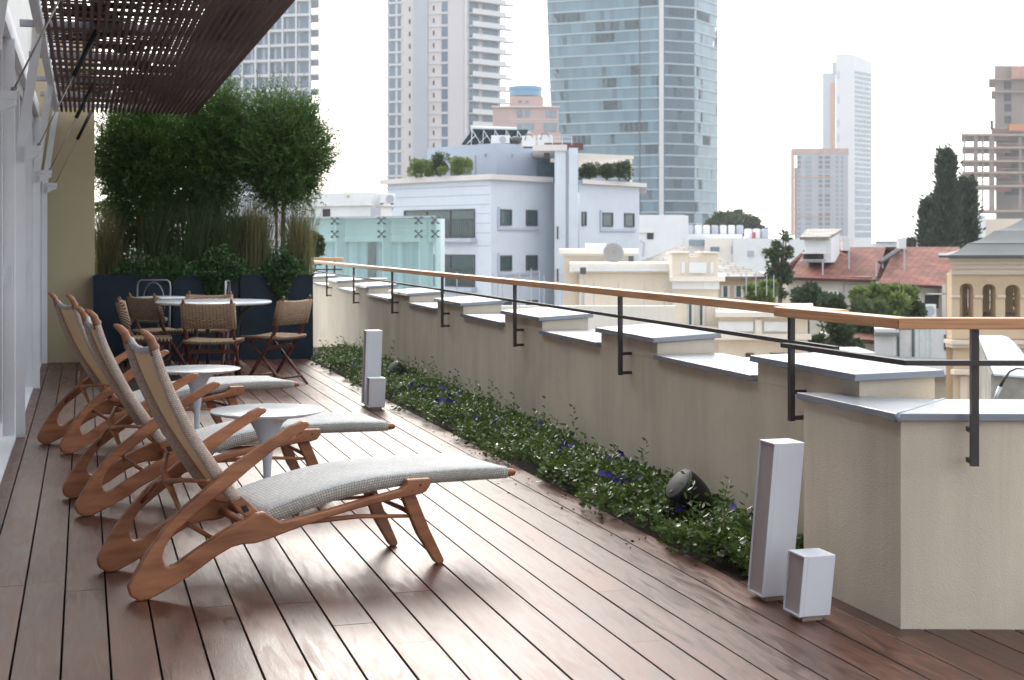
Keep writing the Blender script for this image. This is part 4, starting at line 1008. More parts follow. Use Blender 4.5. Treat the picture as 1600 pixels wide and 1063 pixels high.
# penthouse set back
fP = Face((PX(668, 68), 68), (PX(776, 64.6), 64.6)); fP2 = Face((PX(776, 64.6), 64.6), (PX(860, 66.5), 66.5))
zt = PZ(224, 64.6)
b = MB(); b.prism([fP.pt(0, 0), fP.pt(fP.len, 0), fP2.pt(fP2.len, 0), fP2.pt(fP2.len, -6), fP.pt(0, -4)], ctop - .02, zt); b.obj('penthouse', M['blue_d'], bb, world=True)
b = MB(); fP2.box(b, fP2.fx(843), fP2.fx(858), -3, 2.0, ctop, zt - .25); b.obj('penthouse', M['blue_d'], bb, world=True)
window(bb, fP, fP.fx(700), fP.fx(743.5), ctop + .02, PZ(244, 66), .22, 'tw_grey', 'glass_g')
for x in (758, 799):
    f = fP if x < 776 else fP2
    b = MB(); f.box(b, f.fx(x), f.fx(x + 2.2), .0, .12, PZ(246, 66), PZ(242, 66)); b.obj('wall_lamp', M['tw_grey'], bb, world=True)
# windows left face: two big glazed balconies
for y0, y1, x0 in ((327, 372, 632), (398, 448, 632), (470, 515, 632)):
    s0, s1 = fL.fx(x0), fL.fx(742.5); z0, z1 = PZ(y1, 61.5), PZ(y0, 61.5)
    window(bb, fL, s0, s1, z0, z1, .07, 'frame_d', 'glass_g', 2, False)
    b = MB(); fL.box(b, s0 - .05, s1 + .12, .0, .35, z0 - .18, z0 - .01); b.obj('balcony_ledge', M['blue_d'], bb, world=True)
    b = MB(); fL.box(b, s0, s1 + .05, .30, .33, z0 + .78, z0 + .81)
    k = s0
    while k < s1: fL.box(b, k, k + .02, .31, .325, z0, z0 + .78); k += .14
    b.obj('balcony_rail', M['frame_d'], bb, world=True)
b = MB()
for y in (292, 306, 321, 385, 335, 350, 365):
    fL.box(b, .02 if y < 322 else fL.fx(744), fL.len - .05, -.02, .006, PZ(y, 61), PZ(y, 61) + .035)
b.obj('wall_groove', M['tw_grey'], bb, world=True)
def pair(f, xs, y0, y1, Zr):
    z0, z1 = PZ(y1, Zr), PZ(y0, Zr)
    for x0, x1 in xs: window(bb, f, f.fx(x0), f.fx(x1), z0, z1, .07, 'frame_d', 'glass_g')
    b = MB(); a, c = f.fx(xs[0][0] - 3.5), f.fx(xs[-1][1] + 1.5)
    f.box(b, a, c, 0, .08, z0 - .2, z0 - .1); f.box(b, a, a + .09, .0, .08, z0 - .098, z1 + .1); b.obj('window_surround', M['blue_d'], bb, world=True)
for y0, y1 in ((328, 353), (399, 423), (470, 494)): pair(fR, ((780.5, 799), (821.5, 839)), y0, y1, 61.5)
for y0, y1 in ((333, 355), (402, 424)): pair(fW, ((940.5, 957), (975, 990.5)), y0, y1, 64.5)
window(bb, fW, fW.fx(908.5), fW.fx(915.5), PZ(353, 62), PZ(331, 62), .05)
# roof plant, each a thing of its own
zr = zt + .01
t = thing('solar_collector', 'row of dark solar heating panels leaning on a steel frame on the penthouse roof', 'solar panel', (PX(775, 66), 66, zr))
fg = Face((PX(720, 66.3), 66.3), (PX(832, 67), 67))
b = MB(); p = fg.pt
for i in range(5):
    a, c = fg.len * i / 5 + .02, fg.len * (i + 1) / 5 - .02; sh = .45 * 1
    A = [(*p(a * .78, 0.2), zr + .02), (*p(c * .78, .2), zr + .02), (*p(.75 + c * .8, -1.1), zr + .83), (*p(.75 + a * .8, -1.1), zr + .83)]
    b = MB(); b.hexa(A + [(q[0], q[1], q[2] + .05) for q in A]); b.obj('panel', mat('collector', (.012, .03, .03), .9, spec=.1) if i == 0 else bpy.data.materials['collector'], t, world=True)
b = MB()
for i in range(6):
    a = fg.len * i / 5 * .8 + .7; b.tube([(*p(a, -.9), zr + .80), (*p(a + .22, .35), zr)], .02, 5); b.tube([(*p(a, -.9), zr + .80), (*p(a - .28, .35), zr)], .02, 5); b.tube([(*p(a - .5, .30), zr + .02), (*p(a + .05, -.3), zr + .5)], .016, 5)
b.obj('support_frame', M['chrome'], t, world=True)
b = MB(); b.tube([(*p(.7, -1.15), zr + .93), (*p(2.9, -1.15), zr + .90)], .10, 10); b.obj('tank', M['white_r'], t, world=True, smooth=True)
def ac_unit(x, y, z, w_, h_, rz, label):
    t = thing('ac_unit', label, 'air conditioner', (x, y, z), rz)
    b = MB(); b.box(-w_ / 2, w_ / 2, -.15, .15, .03, h_); b.obj('casing', M['white_r'], t, bevel=.015)
    b = MB(); b.v = []; b.lathe([(h_ * .40, 0), (h_ * .40, .02), (h_ * .33, .02), (h_ * .33, .005), (.001, .005)], 20); b.v = [(p_[0] + w_ * .12, -.15 - p_[2], p_[1] + h_ / 2) for p_ in b.v]; b.obj('fan_grille', M['tw_grey'], t)
    b = MB(); b.box(-w_ * .4, -w_ * .3, -.13, .13, -.01, .03); b.box(w_ * .3, w_ * .4, -.13, .13, -.01, .03); b.obj('foot', M['frame_d'], t)
    return t
ac_unit(PX(782, 65.4), 65.4, zr, .85, .40, 0, 'white air conditioning unit on the blue building roof in front of the solar panels')
t = MB(); t.lathe([(.001, -.22), (.12, -.22), (.17, -.12), (.18, .05), (.15, .2), (.001, .22)], 16); t.v = [(q[2], q[1], q[0]) for q in t.v]; o = t.obj('roof_tank', M['frame_d'], None, smooth=True); o.location = (PX(807, 65.3), 65.3, zr + .18); tag(o, 'dark round tank lying beside the air conditioning unit on the blue building roof', 'tank')
zs = ztop + .265
for i, (x0, x1, h_, m_, lab) in enumerate(((815, 838, .52, 'white_r', 'left white roof tank cabinet behind a thin handrail on the blue building'), (839, 864, .55, 'white_r', 'right white roof tank cabinet with hoses on the blue building'))):
    t = thing('tank_cabinet', lab, 'tank', (PX((x0 + x1) / 2, 63), 63, zs), 0, 'white cabinets on the blue building roof'); w2 = (x1 - x0) * 63 / F / 2 - .03
    b = MB(); b.box(-w2, w2, 0, .6, .04, h_); b.obj('casing', M[m_], t, bevel=.03)
    b = MB(); b.box(-w2 * .8, w2 * .8, .05, .55, 0, .04); b.obj('plinth', M['frame_d'], t)
    b = MB(); b.tube([(-w2 * .6, -.02, h_ - .2), (-w2 * .4, -.06, h_ + .05), (w2 * .2, -.03, h_ + .08), (w2 * .7, -.05, h_ - .1)], .02, 5); b.obj('hose', M['black'], t)
b = MB(); b.box(-.85, .85, 0, .4, 0, .30)
o = b.obj('roof_screen', mat('brown_slats', (.12, .06, .055), .8, var=.3, scale=20, stretch=(.2, 1, 3)), None, bevel=.01); o.location = (PX(881, 62.5), 62.5, PZ(231, 61) + .01); tag(o, 'low brown louvred screen on top of the blue building stair shaft', 'screen')
t = thing('roof_railing', 'thin white handrail along the plant roof of the blue building', 'railing', (PX(855, 61.4), 61.4, zs))
for k in range(6):
    b = MB(); x = PX(818 + k * 15, 61.3) - PX(855, 61.4); b.box(x, x + .025, 0, .025, 0, .36); b.obj('post', M['frame_w'], t)
for z in (.17, .345):
    b = MB(); b.box(PX(818, 61.3) - PX(855, 61.4), PX(896, 61.3) - PX(855, 61.4), .026, .04, z, z + .018); b.obj('rail', M['frame_w'], t)
t = thing('roof_pergola', 'light beige pergola over the right roof terrace of the blue building', 'pergola', (PX(950, 64), 64, z1))
fT = Face((PX(903, 63.2), 63.2), (PX(990, 65.2), 65.2)); hp = PZ(240, 63.5); 
b = MB()
z1w = fW.hz(950, 283.5)
for k in range(4): fT.box(b, .05 * k, fT.len, -.6 * k - .06, -.6 * k, hp - .12 * k - .16, hp - .12 * k)
b.obj('beam', M['cream2'], t, world=True)
for a in (fT.len - .12, fT.len * .0 + .02):
    b = MB(); fT.box(b, a, a + .10, -.12, -.07, z1w, hp - .17); b.obj('post', M['cream2'], t, world=True)
b = MB(); fT.box(b, .2, fT.len - .2, -3.2, -3.15, z1w, z1w + 1.0); b.obj('glass_screen', M['glass_b'], t, world=True)

def bush(x, y, z, rx, rz_, n, leaf, m, name, label, cat='bush', group=None, up=.3, flat=.8):
    b = MB(); n_cl = 10
    cl = [(random.gauss(0, .45) * rx, random.gauss(0, .4) * rx * flat, random.uniform(.25, .85) * rz_ * 2) for _ in range(n_cl)]
    per = n // n_cl
    for c in cl:
        r_ = rx * random.uniform(.35, .6)
        d = RNG.normal(size=(per, 3)); d /= np.linalg.norm(d, axis=1, keepdims=True); rr = RNG.random(per) ** .4 * r_
        P = np.array([x + c[0], y + c[1], z + c[2]]) + d * rr[:, None] * np.array([1, flat, min(1.2, rz_ / rx)]); P[:, 2] = np.maximum(P[:, 2], z)
        b.leaves(P, d + np.array([0, 0, up]) + RNG.normal(size=(per, 3)) * .4, RNG.uniform(.7, 1.3, per) * leaf, leaf * .55, fold=.1)
    for c in cl[:5]: b.tube([(x, y, z), (x + c[0] * .5, y + c[1] * .5, z + c[2] * .5), (x + c[0], y + c[1], z + c[2])], [.03 * rx, .02 * rx, .01 * rx], 4)
    return tag(b.obj(name, M[m], None), label, cat, group)
for px_, Z_, rx, hz_, m_, lab, y_ in ((658, 62.9, .55, .38, 'tree_light', 'leftmost shrub on the roof terrace edge of the blue building', 276), (685, 62.2, .55, .55, 'tree_far', 'tall grey green shrub in the middle of the left roof terrace', 276), (715, 61.6, .62, .40, 'tree_light', 'yellow green shrub in front of the dark penthouse window', 275)):
    bush(PX(px_, Z_), Z_, ctop, rx, hz_, 2200, .10, m_, 'roof_shrub', lab, 'shrub', 'shrubs on the blue building roof')
for px_, Z_, rx, hz_, m_, lab in ((922, 62.8, .48, .40, 'tree_far', 'grey green shrub under the left end of the roof pergola'), (948, 63.3, .45, .42, 'tree_far', 'middle shrub under the roof pergola'), (968, 63.8, .50, .45, 'tree_far', 'brownish green shrub beside the roof pergola post')):
    bush(PX(px_, Z_), Z_, z1w, rx, hz_, 2200, .10, m_, 'roof_shrub', lab, 'shrub', 'shrubs on the blue building roof')

# ---------------------------------------------------------------- glass walled rooftop pavilion (left)
gp_ = bld('glass_pavilion', 'rooftop pavilion clad in pale aqua glass with steel spider fittings and curtains', 'building', PX(590, 30), 31)
G0, G1 = (PX(440, 30), 30), (PX(687, 28.3), 28.3); fG = Face(G0, G1)
M['pale_glass'] = mat('pale_aqua_glass', (.66, .76, .77), .12, var=.05, scale=.4, spec=.8)
def clear_glass(name, tint, fac):
    m = bpy.data.materials.new(name); m.use_nodes = True; t = m.node_tree; p = t.nodes['Principled BSDF']; p.inputs['Base Color'].default_value = (.66, .76, .77, 1); p.inputs['Roughness'].default_value = .06
    tr = t.nodes.new('ShaderNodeBsdfTransparent'); tr.inputs[0].default_value = (*tint, 1); ms = t.nodes.new('ShaderNodeMixShader'); ms.inputs[0].default_value = fac
    t.links.new(p.outputs[0], ms.inputs[1]); t.links.new(tr.outputs[0], ms.inputs[2]); t.links.new(ms.outputs[0], t.nodes['Material Output'].inputs[0]); return m
M['clear'] = clear_glass('aqua_clear_glass', (.90, .97, .97), .86)
M['curtain'] = mat('sheer_curtain', (.44, .56, .61), .9, var=.40, scale=3.0, stretch=(3, 3, .05))
ztp = PZ(338, 29); zband = PZ(378, 29)
b = MB(); fG.box(b, 0, fG.len - .5, -6, -.62, -.8, ztp - .05); b.obj('wall', M['curtain'], gp_, world=True)
b = MB(); fG.box(b, 0, fG.len - .15, -6, -.05, GZ, -.82); b.obj('wall_base', M['white_r'], gp_, world=True)
b = MB(); fG.box(b, 0, fG.len - .12, -5.9, -.06, ztp - .045, ztp); b.obj('roof', M['tw_grey'], gp_, world=True)
b = MB(); fG.box(b, 0, fG.len - .35, -.60, -.45, zband, ztp - .05); b.obj('fascia', M['pale_glass'], gp_, world=True)
xs = [440, 524, 597, 655, 684]
for x0, x1 in zip(xs[:-1], xs[1:]):
    for z0, z1 in ((PZ(365.5, 29), ztp - .02), (-.8, PZ(366.5, 29))):
        b = MB(); fG.box(b, fG.fx(x0) + .01, fG.fx(x1) - .01, -.02, 0, z0, z1); b.obj('glass_panel', M['clear'], gp_, world=True)
b = MB(); b.prism([fG.pt(fG.len, 0), fG.pt(fG.len + .02, 0), (fG.p1 * 1.09 + Vector((.06, 0)))[:], (fG.p1 * 1.09 + Vector((.04, 0)))[:]], -.8, ztp); b.obj('glass_panel', M['clear'], gp_, world=True)
b = MB(); fG.box(b, fG.fx(668), fG.fx(678), -.44, -.3, -.8, ztp - .06); b.obj('column', M['white_r'], gp_, world=True)
b = MB(); fG.box(b, fG.fx(552), fG.fx(563), -.615, -.55, -.8, zband - .01); b.obj('doorway', M['void'], gp_, world=True)
for x in xs[1:]:
    for y in (345, 366):
        b = MB(); a = fG.fx(min(x, 681)); z = PZ(y, 29)
        for dx, dz in ((.07, .06), (-.07, .06), (.07, -.06), (-.07, -.06)):
            if y == 345 and dz > 0 and False: continue
            b.tube([(*fG.pt(a, .03), z), (*fG.pt(a + dx, .04), z + dz)], .010, 6); b.tube([(*fG.pt(a + dx, .0), z + dz), (*fG.pt(a + dx, .05), z + dz)], .017, 8)
        b.obj('spider_fitting', M['frame_d'], gp_, world=True)
    b = MB(); fG.box(b, fG.fx(min(x, 681)) - .008, fG.fx(min(x, 681)) + .008, -.35, -.021, -.8, ztp - .06); b.obj('glass_fin', M['pale_glass'], gp_, world=True)
# white building behind the pavilion
wb = bld('white_building', 'low white building with rounded parapet and small round lamp, behind the glass pavilion', 'building', PX(550, 48), 50)
fB = Face((PX(440, 49), 49), (PX(582, 46.5), 46.5)); fB2 = Face((PX(582, 46.5), 46.5), (PX(612, 48), 48))
poly = [fB.pt(0, 0), fB.pt(fB.len - .5, 0), fB.pt(fB.len, -.06), fB2.pt(.4, 0), fB2.pt(fB2.len, 0), (PX(612, 55), 55), (PX(440, 55), 55)]
b = MB(); b.prism(poly, GZ, PZ(322, 47)); b.obj('wall', M['white_r'], wb, world=True)
poly2 = [fB.pt(0, .1), fB.pt(fB.len - .5, .1), fB.pt(fB.len, .05), fB2.pt(.4, .1), fB2.pt(fB2.len, .1), (PX(612, 55), 55), (PX(440, 55), 55)]
b = MB(); b.prism(poly2, PZ(322, 47) + .002, PZ(301, 47)); b.obj('parapet', M['white_r'], wb, world=True)
for x0, x1, m_ in ((505, 516, 'void'), (580, 595, 'tw_grey')):
    b = MB(); fB.box(b, fB.fx(x0), fB.fx(x1), .0, .03, PZ(338, 47), PZ(326, 47)); b.obj('window', M[m_], wb, world=True)
b = MB(); b.lathe([(.001, 0), (.055, 0), (.06, .05), (.001, .07)], 16); q = fB.pt(fB.fx(547), .1); b.v = [(p_[0] + q[0], q[1] - p_[2], p_[1] + PZ(306, 47)) for p_ in b.v]; b.obj('wall_lamp', mat('lamp_glass', (.55, .58, .35), .3), wb, world=True, smooth=True)
ac_unit(PX(603, 46.2), 46.6, PZ(319, 46.2), .5, .34, R(20), 'small white air conditioner on the wall between the white and blue buildings')

# ---------------------------------------------------------------- cream house with satellite dish
ch = bld('cream_house', 'cream art deco house with panelled parapets and moulded cornices, below the long railing', 'building', PX(1000, 38), 40)
def pxbox(par, name, m, x0, x1, y0, y1, Zf, dep, bev=0, flt=None):
    b = MB(); zb_ = PZ(y1, Zf) if y1 is not None else GZ
    if dep > 1.5: b.prism([(PX(x0, Zf), Zf), (PX(x1, Zf), Zf), (PX(x1, Zf + dep), Zf + dep), (PX(x0, Zf + dep), Zf + dep)], zb_, PZ(y0, Zf))
    else: b.box(PX(x0, Zf), PX(x1, Zf), Zf, Zf + dep, zb_, PZ(y0, Zf))
    return b.obj(name, M[m], par, world=True, bevel=bev)
pxbox(ch, 'wall', 'cream', 880, 992, 398, None, 43, 6)
pxbox(ch, 'cornice', 'cream2', 874, 998, 390, 397, 42.8, 6.4); pxbox(ch, 'cornice', 'cream2', 878, 994, 397.2, 400, 42.9, 6.2)
pxbox(ch, 'chimney_block', 'white_r', 917, 947, 380, 389.8, 43.5, 1)
pxbox(ch, 'window', 'glass_g', 982, 990, 398.5, 410, 42.98, .1)
pxbox(ch, 'wall', 'cream', 905, 1052, 425, None, 39, 3.9)
pxbox(ch, 'parapet', 'cream2', 890, 1049, 412, 426, 38.8, 4.1); pxbox(ch, 'cornice', 'white_r', 897, 1049, 419, 424, 38.72, .07)
pxbox(ch, 'wall', 'cream', 1052, 1122, 445, None, 38, 4)
pxbox(ch, 'cornice', 'cream2', 1046, 1133, 432.5, 440, 37.7, 4.5); pxbox(ch, 'cornice', 'white_r', 1050, 1124, 440.2, 452, 37.85, 4.2)
pxbox(ch, 'parapet', 'cream', 1050, 1077, 396, 432, 37.95, .9); pxbox(ch, 'parapet', 'cream', 1096, 1122, 396, 432, 37.95, .9); pxbox(ch, 'parapet', 'cream', 1077.2, 1095.8, 401, 432, 37.95, .85)
pxbox(ch, 'coping', 'cream2', 1048, 1079, 393.8, 395.9, 37.85, 1.1); pxbox(ch, 'coping', 'cream2', 1094, 1124, 393.8, 395.9, 37.85, 1.1)
pxbox(ch, 'panel', 'white_r', 1076.6, 1104, 410, 427, 37.90, .045); pxbox(ch, 'panel', 'white_r', 1065, 1070, 410, 427, 37.91, .035); pxbox(ch, 'panel', 'white_r', 1110, 1115, 410, 427, 37.91, .035)
for x0 in (1077, 1094):
    w_ = pxbox(ch, 'window', 'frame_w', x0 - 2, x0 + 7, 470, 510, 37.93, .05); b = MB(); b.box(PX(x0 - .5, 37.9), PX(x0 + 3.5, 37.9), 37.90, 37.925, PZ(508, 37.9), PZ(473, 37.9)); b.obj('pane', M['glass_g'], w_, world=True)
b = MB(); b.box(PX(1052, 37.5), PX(1122, 37.5), 37.6, 37.9, PZ(515, 37.6), PZ(511, 37.6)); b.obj('ledge', M['cream2'], ch, world=True)
pxbox(ch, 'wall', 'cream', 1122.5, 1262, 496, None, 36.5, 5); pxbox(ch, 'cornice', 'cream2', 1118, 1270, 488, 495.8, 36.3, 5.3)
for x0, x1 in ((1123, 1177), (1194, 1240)):
    pxbox(ch, 'panel', 'white_r', x0, x1, 503, 518, 36.44, .055)
pxbox(ch, 'ledge', 'cream2', 1118, 1268, 523, 531, 36.2, .28); pxbox(ch, 'pilaster', 'cream2', 1180, 1190, 500, 522.8, 36.4, .095); pxbox(ch, 'ledge', 'cream2', 985, 1052, 496, 503, 38.6, .38)
for x0, x1 in ((1165, 1178), (1203, 1235)):
    pxbox(ch, 'opening', 'void', x0, x1, 552, 560, 36.45, .04)
t = thing('satellite_dish', 'grey mesh satellite dish on a tripod on the cream house roof', 'satellite dish', (PX(958, 40), 40, PZ(412, 38.8)))
b = MB(); b.lathe([(.001, .0), (.10, .008), (.20, .034), (.285, .072), (.29, .070), (.20, .026), (.10, -.002), (.001, -.008)], 32)
Tm = Matrix.Rotation(R(12), 4, 'Y') @ Matrix.Rotation(R(68), 4, 'X'); b.v = [tuple(Tm @ Vector(q_) + Vector((0, -.04, .26))) for q_ in b.v]; b.obj('dish', mat('dish_mesh', (.28, .27, .26), .6, var=.2, scale=30), t, smooth=True)
b = MB(); b.tube([(0, 0, .22), (.12, -.05, 0)], .012, 6); b.tube([(0, 0, .22), (-.12, -.05, 0)], .012, 6); b.tube([(0, 0, .22), (0, .15, 0)], .012, 6); b.tube([(0, -.02, .26), (.06, -.30, .42)], .008, 6); b.tube([(.0, 0, .45), (.10, 0, .60)], .006, 6); b.obj('stand', M['chrome'], t)
t = thing('rooftop_camera', 'grey box floodlight on a thin pipe against the cream house wall', 'floodlight', (PX(912, 37.8), 37.8, PZ(480, 37.8)))
b = MB(); b.tube([(0, 0, 0), (0, 0, 1.0)], .022, 8); b.tube([(-.04, -.03, -1), (-.04, -.03, .55)], .03, 8); b.obj('pipe', M['tw_grey'], t)
b = MB(); b.box(-.10, .06, -.12, .04, .88, 1.06); b.obj('head', M['frame_d'], t, bevel=.02)
# thin rods standing on the terraces below
rods = [(714, 425, 470), (770, 428, 480), (778, 424, 480), (785, 430, 478), (806, 427, 482), (812, 427, 482), (830, 420, 490), (843, 424, 486), (850, 430, 488), (869, 422, 492), (878, 428, 495), (928, 442, 520), (966, 442, 500), (1007, 441, 490), (1039, 441, 491), (1166, 428, 462), (1181, 424, 462), (1198, 432, 462), (1209, 430, 465)]
names = ['below the dark balcony window of the blue building', 'left of the blue building pair of windows', 'second under the left blue building windows', 'third under the left blue building windows', 'between the two lower blue windows', 'just right of the one between the lower blue windows', 'tallest under the right blue building window', 'first below the blue stair shaft', 'second below the blue stair shaft', 'third below the blue stair shaft', 'by the cream house corner', 'right of the cream house pipe', 'in front of the cream wall centre', 'in front of the cream wall left of the notched one', 'with notches, just left of the cream windows', 'left of the small bright bush', 'in front of the small bright bush', 'right of the small bright bush', 'left of the slender tree trunk']
for (x, y0, y1), nm in zip(rods, names):
    Zr = 34.0; b = MB(); h_ = PZ(y0, Zr) - PZ(y1, Zr); b.tube([(0, 0, 0), (0, 0, h_)], .012, 6)
    if x == 1039:
        for k in range(5): b.box(-.05, 0, -.01, .01, h_ * (.1 + k * .18), h_ * (.1 + k * .18) + .02)
    o = b.obj('steel_rod', M['tw_grey'], None); o.location = (PX(x, Zr), Zr, PZ(y1, Zr)); tag(o, 'thin upright rod ' + nm, 'rod', 'thin steel rods on the terraces below')
lw = MB(); lw.box(PX(640, 34), PX(1055, 34), 33.9, 34.2, GZ, PZ(478, 34)); lw.box(PX(1055, 34) + .01, PX(1300, 34), 33.95, 34.25, GZ, PZ(560, 34)); tag(lw.obj('terrace_wall', M['cream2'], None), 'low pale terrace wall with thin rods, below the railing', 'wall')

# ---------------------------------------------------------------- grey tiled house
def roof_plane(b, P, uvP=None):
    """planar roof slab from 3-4 points with thickness"""
    P = [Vector(p) for p in P]; n = (P[1] - P[0]).cross(P[2] - P[0]).normalized()
    if n.z < 0: n = -n
    k = len(P); ax = (P[1] - P[0]).normalized(); ay = n.cross(ax)
    top = P; bot = [p - n * .12 for p in P]; base = len(b.v)
    b.add(top + bot, [tuple(range(k)), tuple(range(2 * k - 1, k - 1, -1))] + [(i, k + i, k + (i + 1) % k, (i + 1) % k) for i in range(k)])
    u_ = [((p - P[0]).dot(ax), (p - P[0]).dot(ay)) for p in top]; b.uv = (b.uv or []) + u_ + u_
    return b
gh = bld('grey_tiled_house', 'stucco house with a hipped grey tile roof behind the cream parapets', 'house', PX(1100, 57), 60)
Zg = 55
b = MB(); b.box(PX(1000, Zg), PX(1193, Zg), Zg, Zg + 9, GZ, PZ(433, Zg)); b.obj('wall', M['ochre'], gh, world=True)
E_L, E_R, Apx = (PX(985, Zg), Zg - .4, PZ(418, Zg)), (PX(1204, Zg), Zg - .4, PZ(434, Zg)), (PX(1068, 59), 59.5, PZ(382.5, 59))
E_L = (PX(985, Zg), Zg - .4, PZ(432, Zg)); E_R = (PX(1204, Zg), Zg - .4, PZ(432, Zg)); zE = E_L[2]
E_BL = (E_L[0], 64.5, zE); E_BR = (E_R[0], 64.5, zE)
for pts in ((E_L, E_R, Apx), (E_R, E_BR, Apx), (E_BL, E_L, Apx), (E_BR, E_BL, Apx)):
    b = roof_plane(MB(), pts); b.obj('roof', M['grey_tile'], gh, world=True)
for x0, x1 in ((1130, 1136), (1150, 1157)):
    b = MB(); b.box(PX(x0 - 3, Zg), PX(x1 + 4, Zg), Zg - .06, Zg - .003, PZ(465, Zg), PZ(446, Zg)); w_ = b.obj('window', M['frame_w'], gh, world=True)
    b = MB(); b.box(PX(x0, Zg), PX(x1, Zg), Zg - .09, Zg - .063, PZ(464, Zg), PZ(447, Zg)); b.obj('pane', M['glass_g'], w_, world=True)
# ---------------------------------------------------------------- white buildings further back
w1 = bld('white_building', 'plain white building with a rounded roof corner right of the blue building', 'building', PX(1035, 82), 85)
pxbox(w1, 'wall', 'white_r', 985, 1070, 336, None, 80, 8); b = MB(); b.prism([(PX(1070, 80) + .002, 80.0), (PX(1076, 80.3), 80.4), (PX(1076, 80.3), 88), (PX(1070, 80) + .002, 88)], GZ, PZ(337, 80)); b.obj('wall', M['white_r'], w1, world=True)
pxbox(w1, 'window', 'void', 1011, 1021, 364, 374, 79.96, .1); pxbox(w1, 'ledge', 'cream2', 990, 1023, 362, 364, 79.9, .09)
b = MB(); b.tube([(PX(1004, 79.8), 79.8, PZ(402, 79.8)), (PX(1006, 79.8), 79.8, PZ(380, 79.8)), (PX(1000, 79.8), 79.8, PZ(376, 79.8))], .05, 6); b.obj('pipe', M['tw_grey'], w1, world=True)
w2 = bld('white_building', 'long low white apartment block with small shuttered windows and roof tanks', 'building', PX(1180, 100), 104)
pxbox(w2, 'wall', 'cream2', 1101, 1145, 373, None, 98, 10); pxbox(w2, 'wall', 'white_r', 1145.3, 1262, 373, None, 97, 11)
for x0, x1, y0, y1, m_ in ((1110, 1124, 386, 394, 'glass_b'), (1143, 1148, 385, 397, 'tw_grey'), (1168, 1178, 392, 401, 'tw_grey'), (1190, 1200, 391, 400, 'tw_grey'), (1213, 1222, 391, 400, 'tw_grey')):
    pxbox(w2, 'window', m_, x0, x1, y0, y1, 96.93 if x0 > 1145 else 97.93, .06)
w3 = bld('pale_building', 'pale building with a teal awning under rooftop tanks, left of the long white block', 'building', PX(1088, 110), 114)
pxbox(w3, 'wall', 'white_r', 1070, 1160, 366, None, 108, 8); pxbox(w3, 'awning', 'glass_b', 1077, 1101, 375, 383, 107.6, .35)
for k, x in enumerate(range(1078, 1200, 13)):
    t = MB(); t.lathe([(.001, 0), (.26, 0), (.27, .1), (.27, .62), (.2, .68), (.001, .70)], 12); o = t.obj('water_tank', M['white_r' if k % 3 else 'tw_grey'], None, smooth=True)
    if x < 1160: o.location = (PX(x, 109), 109, PZ(366, 108))
    else: o.location = (PX(x, 99), 99, PZ(373, 97))
    tag(o, ['first', 'second', 'third', 'fourth', 'fifth', 'sixth', 'seventh', 'eighth', 'ninth', 'tenth'][k] + ' from the left in the row of rooftop water tanks under the distant trees', 'water tank', 'water tanks along the distant white roofs')
ro = MB(); ro.box(PX(1177, 98), PX(1181, 98), 98, 98.3, PZ(373, 97), PZ(363, 98)); tag(ro.obj('red_cabinet', mat('red_paint', (.45, .06, .06), .6), None, bevel=.02), 'small red cabinet on the long white roof', 'cabinet')
w4 = bld('flat_roof_building', 'distant flat building with a teal roof edge behind the red roofs', 'building', PX(1400, 150), 154)
pxbox(w4, 'wall', 'white_r', 1362, 1460, 381, None, 150, 12); pxbox(w4, 'roof', 'glass_b', 1368, 1408, 377, 380.8, 149.6, 10); pxbox(w4, 'wall', 'white_r', 1425, 1445, 372, 380.8, 150.5, 8)
w5 = bld('white_building', 'white block behind the cypresses, left of the construction tower', 'building', PX(1530, 120), 124)
pxbox(w5, 'wall', 'white_r', 1505, 1540, 336, None, 118, 10); pxbox(w5, 'wall', 'ochre_t', 1539.5, 1640, 342, None, 121, 10)

# ---------------------------------------------------------------- red roofed house
rh = bld('red_roof_house', 'old white house with red tiled roofs, chimneys and a roof room', 'house', PX(1360, 62), 66)
Zh = 60
b = MB(); b.box(PX(1231, Zh), PX(1361, Zh), Zh, Zh + 10, GZ, PZ(432, Zh)); b.obj('wall', M['stucco'], rh, world=True)
b = MB(); b.box(PX(1361, Zh) + .01, PX(1484, Zh), Zh - 1.0, Zh + 10, GZ, PZ(441, Zh)); b.obj('wall', M['stucco'], rh, world=True)
rz1 = PZ(386, 66)
b = roof_plane(MB(), [(PX(1227, Zh), Zh - .5, PZ(433, Zh)), (PX(1364, Zh), Zh - .5, PZ(437, Zh)), (PX(1384, 66), 66, rz1), (PX(1262, 66), 66, rz1)]); b.obj('roof', M['red_tile'], rh, world=True)
b = roof_plane(MB(), [(PX(1358, Zh), Zh - 1.5, PZ(441.5, Zh)), (PX(1481, Zh), Zh - 1.5, PZ(446, Zh)), (PX(1500, 66), 66, PZ(386, 66)), (PX(1400, 66), 66, PZ(386, 66))]); b.obj('roof', M['red_tile'], rh, world=True)
b = roof_plane(MB(), [(PX(1262, 66), 66.1, rz1), (PX(1500, 66), 66.1, rz1), (PX(1500, 66), 72, PZ(436, 66)), (PX(1250, 66), 72, PZ(436, 66))]); b.obj('roof', M['red_tile'], rh, world=True)
b = roof_plane(MB(), [(PX(1369, 61), 60.6, PZ(407, 61)), (PX(1372, 61), 60.4, PZ(409.5, 61)), (PX(1404, 65), 64.5, PZ(389, 64.5)), (PX(1398, 65), 64.8, PZ(388, 64.5))]); b.obj('dormer_edge', M['void'], rh, world=True)
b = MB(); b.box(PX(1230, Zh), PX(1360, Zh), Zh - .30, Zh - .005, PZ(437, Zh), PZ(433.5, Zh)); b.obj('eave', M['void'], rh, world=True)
b = MB(); b.box(PX(1362, Zh), PX(1480, Zh), Zh - 1.32, Zh - 1.005, PZ(447, Zh), PZ(443.5, Zh)); b.obj('eave', M['void'], rh, world=True)
